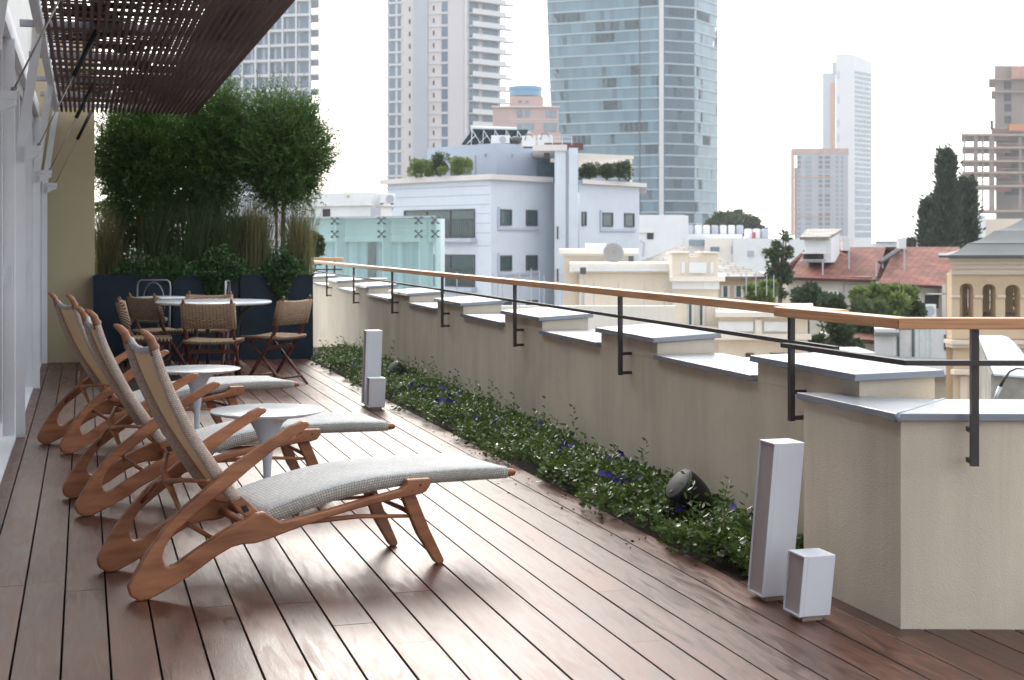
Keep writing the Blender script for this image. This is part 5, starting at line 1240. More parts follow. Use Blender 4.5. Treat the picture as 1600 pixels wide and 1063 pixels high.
# roof room with a corrugated lid
b = MB(); b.prism([(PX(1251, 62), 61.2), (PX(1292, 62), 61.2), (PX(1316, 64), 64.5), (PX(1272, 64.5), 64.5)], PZ(410, 62), PZ(374.5, 61.2), zt=[PZ(374.5, 61.2), PZ(374, 61.2), PZ(362, 64.5), PZ(362, 64.5)]); b.obj('roof_room', M['white_r'], rh, world=True)
b = roof_plane(MB(), [(PX(1248, 61), 60.8, PZ(374.3, 60.8) + .1), (PX(1293, 61), 60.8, PZ(373.8, 60.8) + .1), (PX(1320, 64.5), 64.9, PZ(361, 64.9) + .1), (PX(1264, 64.5), 64.9, PZ(361, 64.9) + .1)]); b.obj('roof_lid', M['grey_tile'], rh, world=True)
b = MB(); b.box(PX(1256, 61), PX(1287, 61), 61.0, 61.19, PZ(405, 61), PZ(397, 61)); b.obj('opening', M['void'], rh, world=True)
b = MB(); b.box(PX(1254, 61), PX(1290, 61), 60.6, 61.19, PZ(396.5, 61), PZ(394, 61)); b.obj('awning', M['frame_w'], rh, world=True)
b = MB(); b.box(PX(1252, 61), PX(1289, 61), 60.8, 61.19, PZ(408, 61), PZ(405.5, 61)); b.obj('sill', M['tw_grey'], rh, world=True)
for x0, x1, y0, y1, Zc in ((1317, 1328, 370, 392, 64.6), (1405, 1416, 372, 389, 65)):
    b = MB(); b.box(PX(x0, Zc), PX(x1, Zc), Zc, Zc + .5, PZ(y1, Zc), PZ(y0, Zc)); b.obj('chimney', M['white_r'], rh, world=True, bevel=.02)
for x, y0, y1 in ((1285.5, 410, 428), (1326.5, 392, 418), (1413, 388, 420), (1369, 410, 430), (1379, 404, 417)):
    Zp = Zh + 4 * max(0, (437 - y1) / 50) - .6; b = MB(); b.tube([(PX(x, Zp), Zp, PZ(y1 + 2, Zp)), (PX(x, Zp), Zp, PZ(y0, Zp))], .035, 6); b.obj('vent_pipe', M['tw_grey'], rh, world=True)
fH = Face((PX(1231, Zh), Zh), (PX(1361, Zh), Zh)); fH2 = Face((PX(1361, Zh), Zh - 1), (PX(1484, Zh), Zh - 1))
window(rh, fH, fH.fx(1294), fH.fx(1309.5), PZ(470, Zh), PZ(453, Zh), .07, 'frame_w', 'glass_g', 1, True)
window(rh, fH2, fH2.fx(1445), fH2.fx(1477), PZ(480, Zh), PZ(460, Zh), .04, 'void', 'void', 3)
b = MB(); fH2.box(b, fH2.fx(1443), fH2.fx(1479), .05, .5, PZ(460, Zh) + .05, PZ(460, Zh) + .09); b.obj('awning', M['frame_w'], rh, world=True)
for x in (1275, 1318): b = MB(); fH.box(b, fH.fx(x), fH.fx(x) + .06, .01, .07, PZ(470, Zh), PZ(437, Zh)); b.obj('downpipe', M['tw_grey'], rh, world=True)
ac_unit(PX(1449, 58), 58.2, PZ(497, 58), .75, .55, 0, 'white air conditioner under the dark window of the red roofed house')
b = MB(); b.box(PX(1478, 58), PX(1492, 58), 58.5, 62, GZ, PZ(446, 58)); b.obj('side_wing', M['stucco'], rh, world=True)
# small red roof, white glazed annex, shed
sr = bld('small_red_roof', 'small low house with a single red tile roof beside the bushes', 'house', PX(1345, 44), 46)
b = roof_plane(MB(), [(PX(1318, 44), 43.8, PZ(528, 44)), (PX(1367, 44), 43.8, PZ(531, 44)), (PX(1367, 47), 47, PZ(511.5, 47)), (PX(1343, 47), 47, PZ(511.5, 47))]); b.obj('roof', M['red_tile'], sr, world=True)
b = MB(); b.box(PX(1322, 44), PX(1366, 44), 44, 48, GZ, PZ(531, 44)); b.obj('wall', M['stucco'], sr, world=True)
an = bld('white_annex', 'white house with tall curtained glass doors, under the railing bend', 'building', PX(1430, 41), 43)
pxbox(an, 'wall', 'white_r', 1366, 1400, 514, None, 41, 4); b = roof_plane(MB(), [(PX(1364, 41), 40.8, PZ(519, 41)), (PX(1402, 41), 40.8, PZ(519, 41)), (PX(1402, 43), 43, PZ(505, 43)), (PX(1366, 43), 43, PZ(500, 43))]); b.obj('roof', M['slate'], an, world=True)
pxbox(an, 'wall', 'white_r', 1400.3, 1490, 509, None, 41.6, 4)
fA = Face((PX(1400, 41.6), 41.6), (PX(1490, 41.6), 41.6))
window(an, fA, fA.fx(1402), fA.fx(1427), PZ(572, 41.6), PZ(512, 41.6), .05, 'glass_g', 'frame_w')
window(an, fA, fA.fx(1429), fA.fx(1457), PZ(572, 41.6), PZ(512, 41.6), .06, 'frame_w', 'pale_glass', 2)
window(an, fA, fA.fx(1475), fA.fx(1487), PZ(547, 41.6), PZ(523, 41.6), .05, 'frame_d', 'glass_g')
lr = bld('low_flat_roof', 'low white roof with a glossy sheet cover below the annex', 'building', PX(1400, 36), 38)
b = MB(); b.box(PX(1230, 36), PX(1500, 36), 36.5, 41, GZ, PZ(590, 36)); b.obj('wall', M['stucco'], lr, world=True)
b = roof_plane(MB(), [(PX(1335, 36), 36.2, PZ(582, 36)), (PX(1500, 36), 36.2, PZ(588, 36)), (PX(1500, 40.5), 40.8, PZ(562, 40.5)), (PX(1345, 40.5), 40.8, PZ(556, 40.5))]); b.obj('roof', M['slate'], lr, world=True)
b = MB(); b.box(PX(1318, 38), PX(1368, 38), 38, 40, GZ, PZ(551, 38)); b.obj('wall', M['white_r'], lr, world=True)
bag = MB(); bag.prism([(PX(1307, 37), 37), (PX(1318, 37), 36.9), (PX(1330, 37), 37), (PX(1328, 37), 37.5), (PX(1309, 37), 37.5)], PZ(556, 37), PZ(546, 37), zt=[PZ(551, 37), PZ(545, 37), PZ(551, 37), PZ(549, 37), PZ(548, 37)])
tag(bag.obj('white_tarp', M['white_r'], None, bevel=.04), 'small crumpled white tarp on the low roof by the bushes', 'tarp')

# ---------------------------------------------------------------- oriental house with pagoda roof (right)
oh = bld('oriental_house', 'sand coloured house with arched loggia openings and a curved stepped zinc roof', 'building', PX(1560, 31), 34)
Zo = 30; X0 = PX(1486, Zo)
def trap(b, x0, x1, y0, y1, z0, z1): k = y1 / y0; b.prism([(x0, y0), (x1, y0), (x1 * k, y1), (x0 * k, y1)], z0, z1); return b
def roof_tier(xs, ys, Zf):
    """flared hip tier: eave line to its upper edge, seen from below left"""
    b = MB(); n = 7; rings = []
    for i in range(n + 1):
        f = i / n; x = xs[0] + (xs[1] - xs[0]) * f; y = ys[0] + (ys[1] - ys[0]) * (f ** 1.7 * .75 + f * .25)
        inset = (PX(x, Zf) - PX(xs[0], Zf)); Xl = PX(xs[0], Zf) + inset; z = PZ(y, Zf)
        k7 = (Zf + 7) / (Zf - .6); rings.append([(Xl, Zf - .6 + inset * .6, z), (14.0, Zf - .6 + inset * .6, z), (14.0 * k7, Zf + 7, z), (Xl * k7, Zf + 7, z)])
    for r_ in rings: b.v += r_
    for i in range(n):
        for k in range(4): a = 4 * i + k; c = 4 * i + (k + 1) % 4; b.f.append((a, c, c + 4, a + 4))
    b.f += [(3, 2, 1, 0), (4 * n, 4 * n + 1, 4 * n + 2, 4 * n + 3)]
    return b
roof_tier((1466, 1506), (398.5, 380), Zo).obj('roof', M['slate'], oh, world=True)
roof_tier((1500, 1548), (380, 361), Zo + .3).obj('roof', M['slate'], oh, world=True)
roof_tier((1541, 1610), (361, 333), Zo + .8).obj('roof', M['slate'], oh, world=True)
b = MB(); trap(b, PX(1466, Zo - .6), 14, Zo - .62, Zo + 7, PZ(403, Zo - .6), PZ(399.2, Zo - .6)); b.obj('eave', M['frame_d'], oh, world=True)
for i, (x0, y0, y1) in enumerate(((1474, 403.3, 408), (1478, 408.2, 413), (1482, 413.2, 420), (1485, 420.2, 429))):
    b = MB(); trap(b, PX(x0, Zo), 13.5, Zo - .35 + i * .08, Zo + 6.5, PZ(y1, Zo), PZ(y0, Zo)); b.obj('cornice', M['ochre_t'], oh, world=True)
def arch_wall(x0, x1, ytop, ybot, opens, Zf, th=.35):
    """wall with real arched openings: built as strips round each opening"""
    b = MB(); zt_, zb_ = PZ(ytop, Zf), PZ(ybot, Zf); xs_ = PX(x0, Zf)
    for a, c, yo, ya in opens:
        Xa, Xc = PX(a, Zf), PX(c, Zf); b.box(xs_, Xa, Zf, Zf + th, zb_, zt_); r_ = (Xc - Xa) / 2; zs_ = PZ(ya, Zf) - r_; mx_ = (Xa + Xc) / 2; zo = PZ(yo, Zf)
        if zo > zb_: b.box(Xa + .001, Xc - .001, Zf, Zf + th, zb_, zo)
        n = 12; P = [(Xa, zt_)] + [(mx_ - r_ * math.cos(math.pi * i / n), zs_ + r_ * math.sin(math.pi * i / n) ** (.75)) for i in range(n + 1)] + [(Xc, zt_)]
        for i in range(1, len(P) - 2):
            (xa, za), (xb, zb2) = P[i], P[i + 1]; b.hexa([(xa, Zf, za), (xb, Zf, zb2), (xb, Zf + th, zb2), (xa, Zf + th, za), (xa, Zf, zt_), (xb, Zf, zt_), (xb, Zf + th, zt_), (xa, Zf + th, zt_)])
        xs_ = Xc
    b.box(xs_, PX(x1, Zf), Zf, Zf + th, zb_, zt_); return b
arch_wall(1487, 1720, 429.3, 530, [(1499.5, 1521, 496, 443), (1535, 1556, 496, 444), (1570.5, 1594, 496, 445), (1608, 1632, 496, 446), (1648, 1672, 496, 446)], Zo).obj('loggia_wall', M['ochre'], oh, world=True)
b = MB()
for x0, x1 in ((1485, 1499.3), (1521.2, 1534.8), (1556.2, 1570.3), (1594.2, 1607.8), (1632.2, 1647.8)): b.box(PX(x0, Zo), PX(x1, Zo), Zo - .05, Zo - .002, PZ(465, Zo), PZ(461, Zo))
b.obj('string_course', M['ochre_t'], oh, world=True)
arch_wall(1500, 1720, 429.3, 560, [(1512, 1530, 500, 447), (1546, 1562, 500, 448), (1583, 1600, 500, 449), (1620, 1640, 500, 446)], Zo + 3.2, .3).obj('loggia_back_wall', M['ochre'], oh, world=True)
b = MB(); b.prism([(X0, Zo + .351), (X0 + .35, Zo + .351), (X0 * 1.2 + .35, Zo + 6), (X0 * 1.2, Zo + 6)], GZ, PZ(429.3, Zo)); b.obj('side_wall', M['ochre'], oh, world=True)
b = MB(); trap(b, X0 + .36, 13, Zo + .36, Zo + 6, PZ(508, Zo), PZ(500, Zo)); b.obj('loggia_floor', M['ochre_t'], oh, world=True)
for x0, x1, y0, y1, dz in ((1481, 1720, 531, 537, .25), (1484, 1720, 537.2, 543, .15)):
    b = MB(); b.box(PX(x0, Zo), PX(x1, Zo), Zo - dz, Zo + .3, PZ(y1, Zo), PZ(y0, Zo)); b.obj('string_course', M['ochre_t'], oh, world=True)
b = MB(); trap(b, PX(1489, Zo), PX(1720, Zo), Zo + .02, Zo + 1.2, GZ, PZ(543.3, Zo)); b.obj('wall', M['ochre'], oh, world=True)
b = MB(); b.box(PX(1485, Zo), PX(1522, Zo), Zo - .25, Zo + .0, PZ(584, Zo), PZ(577, Zo)); b.obj('string_course', M['ochre_t'], oh, world=True)
b = MB(); b.box(PX(1500, Zo), PX(1511, Zo), Zo - .03, Zo + .018, PZ(640, Zo), PZ(588, Zo)); b.obj('niche', M['ochre_t'], oh, world=True)
bush(PX(1590, 36.5), 36.5, PZ(505, 36.5), 1.0, .6, 800, .12, 'tree_light', 'garden_tree', 'green tree glimpsed through the right loggia arches', 'tree')
# sheet metal canopy and conduit in front of it
t = thing('metal_canopy', 'curved pale sheet metal canopy on a rough concrete wall at the right edge', 'canopy', (PX(1580, 22), 22, GZ))
b = MB(); n = 10; top_ = []; 
Zc0, Zc1 = 21.5, 24.5
for i in range(n + 1):
    f = i / n
    x = 1528 + 92 * f; y = 527 + 66 * max(0, (f - .42) / .58) ** 1.7
    top_.append(((PX(1553 + 90 * f, Zc0), Zc0, PZ(587 + 7 * f, Zc0)), (PX(x, Zc1), Zc1, PZ(y, Zc1))))
for i in range(n):
    (a0, a1), (c0, c1) = top_[i], top_[i + 1]
    b.hexa([a0, c0, c1, a1, (a0[0], a0[1], a0[2] + .03), (c0[0], c0[1], c0[2] + .03), (c1[0], c1[1], c1[2] + .03), (a1[0], a1[1], a1[2] + .03)])
b.obj('sheet', mat('pale_sheet', (.55, .60, .64), .4, var=.08, scale=1), t, world=True)
b = MB(); b.prism([(PX(1550, Zc0), Zc0 + .05), (PX(1650, Zc0), Zc0 + .05), (PX(1650, Zc1), Zc1), (PX(1531, Zc1), Zc1)], GZ, 0, zt=[PZ(585, Zc0), PZ(592, Zc0), PZ(592, Zc1), PZ(534, Zc1)]); b.obj('wall', mat('old_concrete', (.30, .28, .25), .95, var=.35, scale=2, bump=.4, bscale=8), t, world=True)
t = thing('conduit', 'loose black and silver hose sticking up by the concrete wall', 'hose', (PX(1548, 15), 15, PZ(640, 15)))
b = MB(); b.tube([(0, 0, 0), (.06, 0, .14), (.10, 0, .24)], .022, 8); b.obj('foil_sleeve', M['chrome'], t, smooth=True)
b = MB(); b.tube([(.10, 0, .24), (.14, 0, .32), (.20, 0, .40), (.28, .02, .43), (.40, .04, .42)], [.018, .016, .013, .010, .006], 8); b.obj('hose', M['black'], t, smooth=True)

# ---------------------------------------------------------------- trees between the houses
def crown_tree(px, Z, top_y, bot_y, rx_px, m, label, n=3200, leaf=.16, trunk_to=None, cat='tree', ncl=26, tr=.12, name='broadleaf_tree', group=None, crs=1.0):
    X = PX(px, Z); rx = rx_px * Z / F; zt_, zb_ = PZ(top_y, Z), PZ(bot_y, Z); zc, rz_ = (zt_ + zb_) / 2, (zt_ - zb_) / 2
    t = thing(name, label, cat, (X, Z, GZ), 0, group)
    b = MB(); b.tube([(X, Z, GZ), (X + .1, Z, (GZ + zb_) / 2), (X, Z, zc)], [tr * 1.5, tr, tr * .4], 8); 
    lm = MB(); lv = MB()
    for i in range(ncl):
        d = Vector((random.gauss(0, 1), random.gauss(0, 1), random.gauss(0, 1))).normalized(); r_ = random.uniform(.45, .95)
        c = Vector((X + d.x * rx * r_, Z + d.y * rx * r_ * .8, zc + d.z * rz_ * r_)); cr_ = min(rx, rz_) * random.uniform(.20, .40) * crs
        lm.tube([(X, Z, zc - rz_ * .7), tuple((Vector((X, Z, zc - rz_ * .4)) + c) / 2), tuple(c)], [tr * .5, tr * .3, tr * .1], 5)
        per = n // ncl; dd = RNG.normal(size=(per, 3)); dd /= np.linalg.norm(dd, axis=1, keepdims=True)
        P = np.array(c) + dd * (RNG.random(per) ** .45 * cr_)[:, None] * np.array([1.15, 1, .85])
        lv.leaves(P, dd + np.array([0, 0, .25]) + RNG.normal(size=(per, 3)) * .5, RNG.uniform(.6, 1.3, per) * leaf, leaf * .6, fold=.12)
    b.obj('trunk', M['bark'], t, world=True, smooth=True); lm.obj('limbs', M['bark'], t, world=True); lv.obj('crown', M[m], t, world=True); return t
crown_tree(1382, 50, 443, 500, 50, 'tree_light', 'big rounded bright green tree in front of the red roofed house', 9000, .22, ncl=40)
crown_tree(1345, 46, 470, 560, 45, 'tree_far', 'dark leafy tree mass under the bright round tree', 5000, .2, ncl=30)
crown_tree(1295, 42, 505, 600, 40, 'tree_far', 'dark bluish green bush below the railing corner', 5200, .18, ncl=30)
crown_tree(1262, 52, 447, 500, 30, 'tree_far', 'dark small tree at the left corner of the red roofed house', 3000, .2, ncl=20)
crown_tree(1298, 50, 452, 500, 20, 'tree_far', 'pointed dark shrub beside the white framed window', 2000, .18, ncl=14)
crown_tree(1428, 50, 470, 500, 20, 'tree_far', 'low shrub beside the air conditioner of the red roofed house', 1500, .18, ncl=12)
crown_tree(1192, 46, 440, 480, 24, 'tree_light', 'small bright bush behind the thin rods', 2600, .17, ncl=18)
crown_tree(1218, 54, 352, 470, 24, 'tree_far', 'slender sparse tree between the grey tiled house and the red roofed house', 1700, .18, ncl=44, tr=.16, name='slender_tree', crs=.6)
crown_tree(1128, 190, 330, 372, 26, 'tree_far', 'left rounded crown of the distant trees beside the glass tower', 3200, .6, ncl=22, tr=.3, group='distant round trees')
crown_tree(1160, 195, 332, 372, 26, 'tree_far', 'middle rounded crown of the distant trees above the water tanks', 3200, .6, ncl=22, tr=.3, group='distant round trees')
crown_tree(1182, 200, 346, 374, 12, 'tree_far', 'small right crown of the distant trees', 1400, .6, ncl=12, tr=.3, group='distant round trees')
crown_tree(1417, 120, 370, 400, 10, 'tree_far', 'small dark treetop behind the white chimney of the red roof', 1200, .4, ncl=10, tr=.2)
crown_tree(492, 24, 360, 420, 14, 'tree_far', 'dark shrub past the right planter beside the glass pavilion', 1800, .07, ncl=16, tr=.03)
def cypress(px, Z, top_y, bot_y, w_px, label, n=5200, leaf=.42, spars=0):
    X = PX(px, Z); zt_, zb_ = PZ(top_y, Z), PZ(bot_y, Z); Rm = w_px * Z / F
    t = thing('cypress', label, 'tree', (X, Z, GZ), 0, 'dark cypresses behind the red roof')
    b = MB(); b.tube([(X, Z, GZ), (X, Z, zt_ - .3)], [.25, .04], 8); b.obj('trunk', M['bark'], t, world=True)
    f = RNG.random(n) ** .8; a = RNG.random(n) * 6.283; r_ = Rm * (1 - f) ** .62 * (.75 + .25 * np.sin(a * 4 + f * 22)) * RNG.random(n) ** .35 * (1 + .18 * np.sin(f * 40 + a * 2))
    if spars: r_ = r_ * np.where(f > .60, .34, 1.0)
    P = np.stack([X + r_ * np.cos(a), Z + r_ * np.sin(a), zb_ + (zt_ - zb_) * f], 1); P += RNG.normal(size=(n, 3)) * .22; d = np.stack([np.cos(a) * .9, np.sin(a) * .9, np.full(n, 1.0)], 1) + RNG.normal(size=(n, 3)) * .45
    b = MB(); b.leaves(P, d, RNG.uniform(.6, 1.3, n) * leaf, leaf * .4, fold=.1); b.obj('crown', M['cypress'], t, world=True)
cypress(1478, 90, 243, 392, 21, 'tallest cypress, with a thin open tip, left of the construction tower', 6500, spars=1)
cypress(1509, 92, 288, 392, 15, 'right cypress, closest to the construction tower', 5000)
cypress(1454, 91, 322, 392, 14, 'lowest cypress, at the left of the dark group', 4000)

# ---------------------------------------------------------------- towers
def slab_windows(): pass
# tower A (behind the trees, grey lattice)
Za = 320; fl = 23.3 * Za / F
ta = bld('lattice_tower', 'grey residential tower with balcony slabs on its right edge, behind the pergola', 'tower', PX(440, Za), Za + 15)
fa = Face((PX(340, Za + 6), Za + 6), (PX(487, Za), Za)); 
b = MB(); fa.box(b, 0, fa.len, -24, 0, GZ, 70); b.obj('wall', M['tw_grey'], ta, world=True)
for i in range(24):
    z = PZ(380, Za) + i * fl - 6
    b = MB(); fa.box(b, -.5, fa.len, .0, .9, z, z + .55); b.obj('floor_slab', M['tw_white'], ta, world=True)
    b = MB(); fa.box(b, fa.len + .02, fa.len + 2.2, -10, .9, z, z + .35); b.obj('balcony', M['tw_grey'], ta, world=True)
    for k in range(8 if z > 28 else 0):
        b = MB(); s_ = fa.len * (.01 + .125 * k); fa.box(b, s_, s_ + fa.len * .095, .005, .12, z + .8, z + fl - .25); b.obj('window', M['tw_glass'], ta, world=True)
for k in range(8):
    b = MB(); s_ = fa.len * k / 7.0; fa.box(b, s_ - .18, s_ + .18, .91, 1.2, GZ, 70); b.obj('mullion', M['tw_white'], ta, world=True)
# tower B
Zb = 380; fl = 19.6 * Zb / F
tb = bld('residential_tower', 'tall cream residential tower with stacked white balconies on its right side', 'tower', PX(700, Zb), Zb + 15)
fb = Face((PX(605, Zb + 6), Zb + 6), (PX(725, Zb), Zb)); fb2 = Face((PX(725, Zb), Zb), (PX(782, Zb + 8), Zb + 8))
b = MB(); b.prism([fb.pt(0, 0), fb.pt(fb.len, 0), fb2.pt(fb2.len, 0), (PX(775, Zb + 25), Zb + 25), (PX(610, Zb + 25), Zb + 25)], GZ, 95); b.obj('wall', M['tw_cream'], tb, world=True)
b = MB(); fb.box(b, fb.fx(647), fb.fx(669), .0, .5, GZ, 95); b.obj('core_wall', M['tw_grey'], tb, world=True)
b = MB(); fb.box(b, fb.fx(727) - .01, fb.fx(727) + .6, .0, .55, GZ, 95); b.obj('corner_pier', M['tw_white'], tb, world=True)
wB = {}
i = 0; z = GZ + 3
while z < 72:
    if z > 12:
        for x0, x1, dd_ in ((608, 617.5, 0), (621.5, 626.5, 0), (690, 699.5, 0)):
            b = MB(); fb.box(b, fb.fx(x0), fb.fx(x1), .0, .08, z + .6, z + fl - .15); b.obj('window', M['tw_glass'], tb, world=True)
        for x0, x1 in ((639, 641.5), (676.5, 679)):
            b = MB(); fb.box(b, fb.fx(x0), fb.fx(x1), .0, .08, z + 1.1, z + 2.3); b.obj('slit_window', M['void'], tb, world=True)
        b = MB(); fb.box(b, -.3, fb.fx(629), .1, .35, z, z + .45); b.obj('floor_band', M['tw_white'], tb, world=True); b = MB(); fb.box(b, fb.fx(670), fb.fx(700), .1, .3, z, z + .35); b.obj('floor_band', M['tw_white'], tb, world=True)
        b = MB(); fb2.box(b, fb2.fx(733), fb2.fx(747), .0, .1, z + .4, z + fl - .3); b.obj('window', M['tw_glass'], tb, world=True)
        b = MB(); fb2.box(b, fb2.fx(754), fb2.fx(778), .0, .1, z + .4, z + fl - .3); b.obj('window', M['tw_glass'], tb, world=True)
        b = MB(); fb2.box(b, fb2.fx(732), fb2.len + 3.2, .0, 2.0, z - .15, z + .3); fb2.box(b, fb2.fx(732), fb2.len + .5, 1.85, 1.95, z + .3, z + 1.25); b.obj('balcony', M['tw_white'], tb, world=True)
    z += fl
# pink building
Zp = 300
tp = bld('pink_building', 'pink stone building with stepped top and blue glass drum, between two towers', 'building', PX(830, Zp), Zp + 15)
pxbox(tp, 'wall', 'pink', 770, 873, 168, None, Zp, 20); pxbox(tp, 'wall', 'pink', 796, 849, 151, 167.8, Zp + 2, 16); pxbox(tp, 'wall', 'pink', 829, 876, 207, None, Zp - 1, 10)
b = MB(); b.lathe([(3.55, 0), (3.55, 1.2), (3.7, 1.25), (3.7, 2.0), (.001, 2.0)], 32, (PX(821, Zp + 8), Zp + 8, PZ(151, Zp + 8))); b.obj('drum', mat('blue_drum', (.12, .28, .45), .25, spec=.9), tp, world=True)
pxbox(tp, 'parapet', 'tw_cream', 768, 875, 165.5, 167.9, Zp - .5, .49)
for x0, x1, y0, y1 in ((808, 816, 172, 183), (820, 828, 172, 183), (853, 860, 173, 184), (862, 869, 173, 184), (808, 816, 194, 204), (819, 834, 194, 204), (850, 860, 193, 206.5), (861, 870, 193, 206.5), (810, 815, 157, 161), (821, 826, 157, 161)):
    pxbox(tp, 'window', 'glass_b', x0, x1, y0, y1, (Zp if y0 > 168 else Zp + 2) - .12, .11)
for y in (186.5, 190): pxbox(tp, 'string_course', 'tw_cream', 796, 873, y, y + 1.2, Zp - .14, .12)
# glass tower
Zc = 440; fl = 17.9 * Zc / F
tg = bld('glass_tower', 'huge blue glass office tower with a vertical white fin and a flared left edge', 'tower', PX(1000, Zc), Zc + 25)
PT = [(PX(868, Zc + 14), Zc + 14), (PX(1029.5, Zc), Zc), (PX(1037, Zc), Zc), (PX(1085, Zc + 4), Zc + 4), (PX(1121.5, Zc + 20), Zc + 20), (PX(1110, Zc + 55), Zc + 55), (PX(885, Zc + 60), Zc + 60)]
def flare(z):      # the left edge leans outward with height
    return -(max(0, z - 2) / 75) ** 1.0 * (14 * Zc / F) + (9 * Zc / F) * (1 - max(0, min(1, (z + 10) / 60)))
def ring(z): a = list(PT); d = flare(z); a[0] = (a[0][0] + d, a[0][1]); a[6] = (a[6][0] + d, a[6][1]); return a
zs_ = [GZ + k * fl for k in range(33)]
core = [(PX(925, Zc + 20), Zc + 20), (PX(1026, Zc + 9), Zc + 9), (PX(1026, Zc + 12), Zc + 12), (PX(1085, Zc + 14), Zc + 14), (PX(1098, Zc + 26), Zc + 26), (PX(1085, Zc + 45), Zc + 45), (PX(925, Zc + 45), Zc + 45)]
b = MB(); b.prism(core, GZ, zs_[-1]); b.obj('core', mat('office_core', (.20, .33, .40), .8, var=.1, scale=.09), tg, world=True)
b = MB()
for z in zs_:
    r_ = ring(z); b.prism([(x + (2 if i in (0, 6) else (-1 if i in (4, 5) else 0)), y + (.3 if i < 5 else -1)) for i, (x, y) in enumerate(r_)], z - .25, z + .25)
b.obj('floor_slabs', mat('slab_grey', (.34, .39, .44), .8), tg, world=True, label='stacked office floor slabs behind the glass')
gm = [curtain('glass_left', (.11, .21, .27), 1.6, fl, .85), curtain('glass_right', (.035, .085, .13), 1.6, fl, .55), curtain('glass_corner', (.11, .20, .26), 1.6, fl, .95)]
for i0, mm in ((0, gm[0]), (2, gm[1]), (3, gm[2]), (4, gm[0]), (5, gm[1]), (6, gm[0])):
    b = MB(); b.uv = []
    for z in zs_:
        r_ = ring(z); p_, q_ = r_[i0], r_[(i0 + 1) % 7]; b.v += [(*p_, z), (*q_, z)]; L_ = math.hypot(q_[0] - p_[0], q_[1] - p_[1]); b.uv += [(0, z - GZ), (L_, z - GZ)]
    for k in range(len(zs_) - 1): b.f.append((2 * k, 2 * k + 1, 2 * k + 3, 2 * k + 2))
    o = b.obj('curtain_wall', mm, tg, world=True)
b = MB(); b.prism([(PX(1029.8, Zc), Zc - .7), (PX(1036.6, Zc), Zc - .7), (PX(1036.6, Zc), Zc + 5), (PX(1029.8, Zc), Zc + 5)], GZ, zs_[-1]); b.obj('fin', M['tw_white'], tg, world=True)
b = MB(); fc0 = Face((PX(1000, Zc + 2.56), Zc + 2.56), PT[1]); fc0.box(b, fc0.fx(1000) - .15, fc0.fx(1000) + .15, -.1, .5, GZ, zs_[-1]); b.obj('shadow_joint', M['frame_d'], tg, world=True)
for z in zs_[1:]:
    r_ = ring(z); b = MB()
    for i in (0, 2, 3):
        p_, q_ = Vector(r_[i]), Vector(r_[i + 1]); d = (q_ - p_).normalized(); n_2 = Vector((d.y, -d.x))
        if i: p_ = p_ + d * .25
        b.prism([tuple(p_ + n_2 * .25), tuple(q_ + n_2 * .25), tuple(q_), tuple(p_)], z - .24, z + .22)
    b.obj('spandrel_band', M['tg_band'], tg, world=True)
# far slim white tower and the tower under construction in front of it
Zd = 900
td = bld('slim_white_tower', 'slim pale tower with a gridded right face, tallest on the right', 'tower', PX(1325, Zd), Zd + 12)
pD0, pD1, pD2 = (PX(1306, Zd), Zd), (PX(1334, Zd), Zd), (PX(1362, Zd + 18), Zd + 18)
b = MB(); b.prism([pD0, pD1, pD2, (PX(1362, Zd + 40), Zd + 40), (PX(1306, Zd + 30), Zd + 30)], GZ, 0, zt=[PZ(85, Zd), PZ(85, Zd), PZ(97, Zd + 18), PZ(97, Zd + 18), PZ(85, Zd)]); b.obj('wall', M['tw_white'], td, world=True)
pxbox(td, 'wall', 'tw_grey', 1285, 1305.6, 114, None, Zd + 2, 20); pxbox(td, 'hoist_strip', 'orange', 1298, 1304, 130, 232, Zd + 1.2, .7); pxbox(td, 'wall', 'tw_grey', 1300, 1306, 97, 113.8, Zd + 3, 12)
fD = Face(pD1, pD2)
zrows = []; z = PZ(372, Zd)
while z < PZ(110, Zd):
    if not PZ(290, Zd) - 2.2 < z < PZ(290, Zd) + .3: zrows.append(z)
    z += 3.05 if z > PZ(275, Zd) - 3 else 4.4
rest = MB(); cnt = 0
for k, z in enumerate(reversed(zrows)):
    for j in range(6):
        cnt += 1; b = rest if cnt > 96 else MB(); s_ = fD.len * (.04 + .158 * j); fD.box(b, s_ + .25, s_ + fD.len * .158 - .35, .0, .25, z + .35, z + (2.15 if z > PZ(275, Zd) else 3.6))
        if cnt <= 96: b.obj('window', M['tw_glass'], td, world=True)
rest.obj('lower_windows', M['tw_glass'], td, world=True, kind='stuff')
for y in (112, 150, 187, 210): pxbox(td, 'opening', 'tw_grey', 1308, 1312, y, y + 12, Zd - .3, .28)
Ze = 820
te = bld('construction_tower', 'concrete tower under construction with safety nets, in front of the slim white tower', 'tower', PX(1280, Ze), Ze + 12)
pxbox(te, 'wall', 'te_wall', 1245, 1325, 240, None, Ze, 20); pxbox(te, 'hoist_strip', 'orange', 1236, 1241, 233, 368, Ze + .5, 1.0); pxbox(te, 'safety_net', 'rust', 1238, 1326, 232, 239.8, Ze - .3, 19)
pxbox(te, 'wall', 'concrete', 1241.3, 1245, 262, None, Ze + 2, 15)
for k in range(17):
    y = 244 + k * 7.4
    for x0, x1, m_ in ((1246, 1251, 'void' if k < 4 else 'tw_glass'), (1259, 1268, 'tw_glass'), (1279, 1285, 'void'), (1289, 1297, 'void'), (1306, 1310, 'tw_glass'), (1314, 1318, 'tw_glass')):
        pxbox(te, 'opening', m_ if not (m_ == 'void' and k % 4 == 3) else 'tw_glass', x0, x1, y, y + 4.8, Ze - .2, .18)
for y in (276, 338): pxbox(te, 'floor_edge', 'orange', 1237, 1300, y, y + 1, Ze - .5, .28)
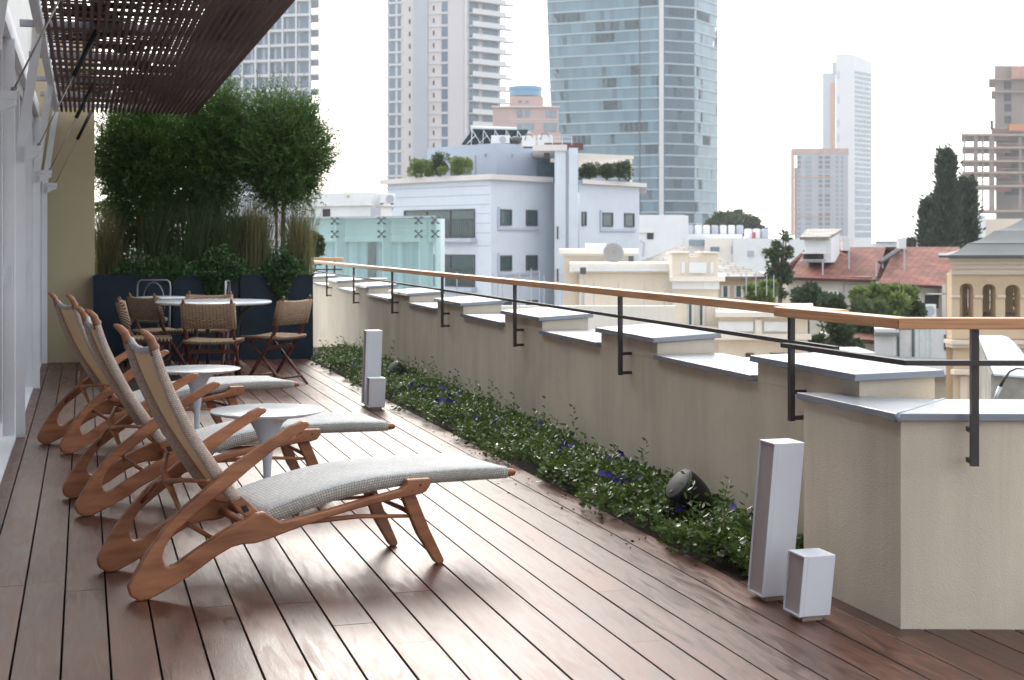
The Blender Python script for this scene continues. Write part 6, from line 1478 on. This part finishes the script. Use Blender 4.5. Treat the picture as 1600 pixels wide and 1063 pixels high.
# construction tower at the right edge
Zf = 400
tf = bld('construction_tower', 'unfinished concrete tower with open floors and props at the right edge', 'tower', PX(1570, Zf), Zf + 15)
pxbox(tf, 'core_wall', 'concrete', 1554, 1640, 103, 209, Zf + 6, 16); pxbox(tf, 'core_wall', 'concrete', 1556, 1640, 210, None, Zf + 8, 14)
for k, y in enumerate((209, 229, 250, 268, 289, 328)):
    x0 = 1502 if k < 5 else 1528
    pxbox(tf, 'floor_slab', 'tf_slab', x0 + (k % 2), 1640, y, y + 3.4, Zf, 24)
    pxbox(tf, 'edge_rail', 'rust', x0 + 12, 1600, y - 4.5, y - 3.6, Zf + .2, .3)
for k, (y0, y1) in enumerate(((212.5, 228.8), (232.5, 249.8), (253.5, 267.8), (271.5, 288.8), (292.5, 327.8))):
    for x0, x1 in ((1505, 1508), (1521, 1528), (1534, 1537), (1545, 1554), (1592, 1596)):
        if k == 4 and x0 < 1520: continue
        pxbox(tf, 'column', 'concrete', x0, x1, y0, y1, Zf + 1, 3)
    pxbox(tf, 'net', 'rust', 1556, 1580, y0 + 1, y0 + 7, Zf + 4, .4)
for y in (123, 142, 200): pxbox(tf, 'floor_slab', 'tf_slab', 1545 if y == 123 else 1549, 1640, y, y + 2.2, Zf + 4, 20)
pxbox(tf, 'formwork', 'rust', 1580, 1640, 103, 122.8, Zf + 3, 2); pxbox(tf, 'formwork', 'orange', 1577, 1600, 194, 204, Zf + 3, .8); pxbox(tf, 'hoist_box', 'void', 1547, 1552, 188, 202, Zf + 3, 2)
for y in (128, 147, 163, 181): pxbox(tf, 'opening', 'void', 1570, 1580, y, y + 11, Zf + 5.6, .35)
for y in (232, 253, 292): pxbox(tf, 'opening', 'void', 1571, 1592, y + 1, y + 13, Zf + 7.6, .35)
pxbox(tf, 'podium', 'cream', 1538, 1640, 352, None, Zf - 60, 20)

# ---------------------------------------------------------------- haze
hz = MB(); hz.box(-600, 600, -60, 1010, GZ - 1, 125)
o = hz.obj('haze', bpy.data.materials.new('haze_air'), None, kind='stuff', label='thin bright haze over the city', category='haze')
hm_ = o.data.materials[0]; hm_.use_nodes = True; tt = hm_.node_tree; tt.nodes.clear(); oo = tt.nodes.new('ShaderNodeOutputMaterial'); vv_ = tt.nodes.new('ShaderNodeVolumePrincipled')
vv_.inputs['Color'].default_value = (.93, .96, 1, 1); vv_.inputs['Density'].default_value = .0004; vv_.inputs['Anisotropy'].default_value = .1
tt.links.new(vv_.outputs[0], oo.inputs['Volume'])
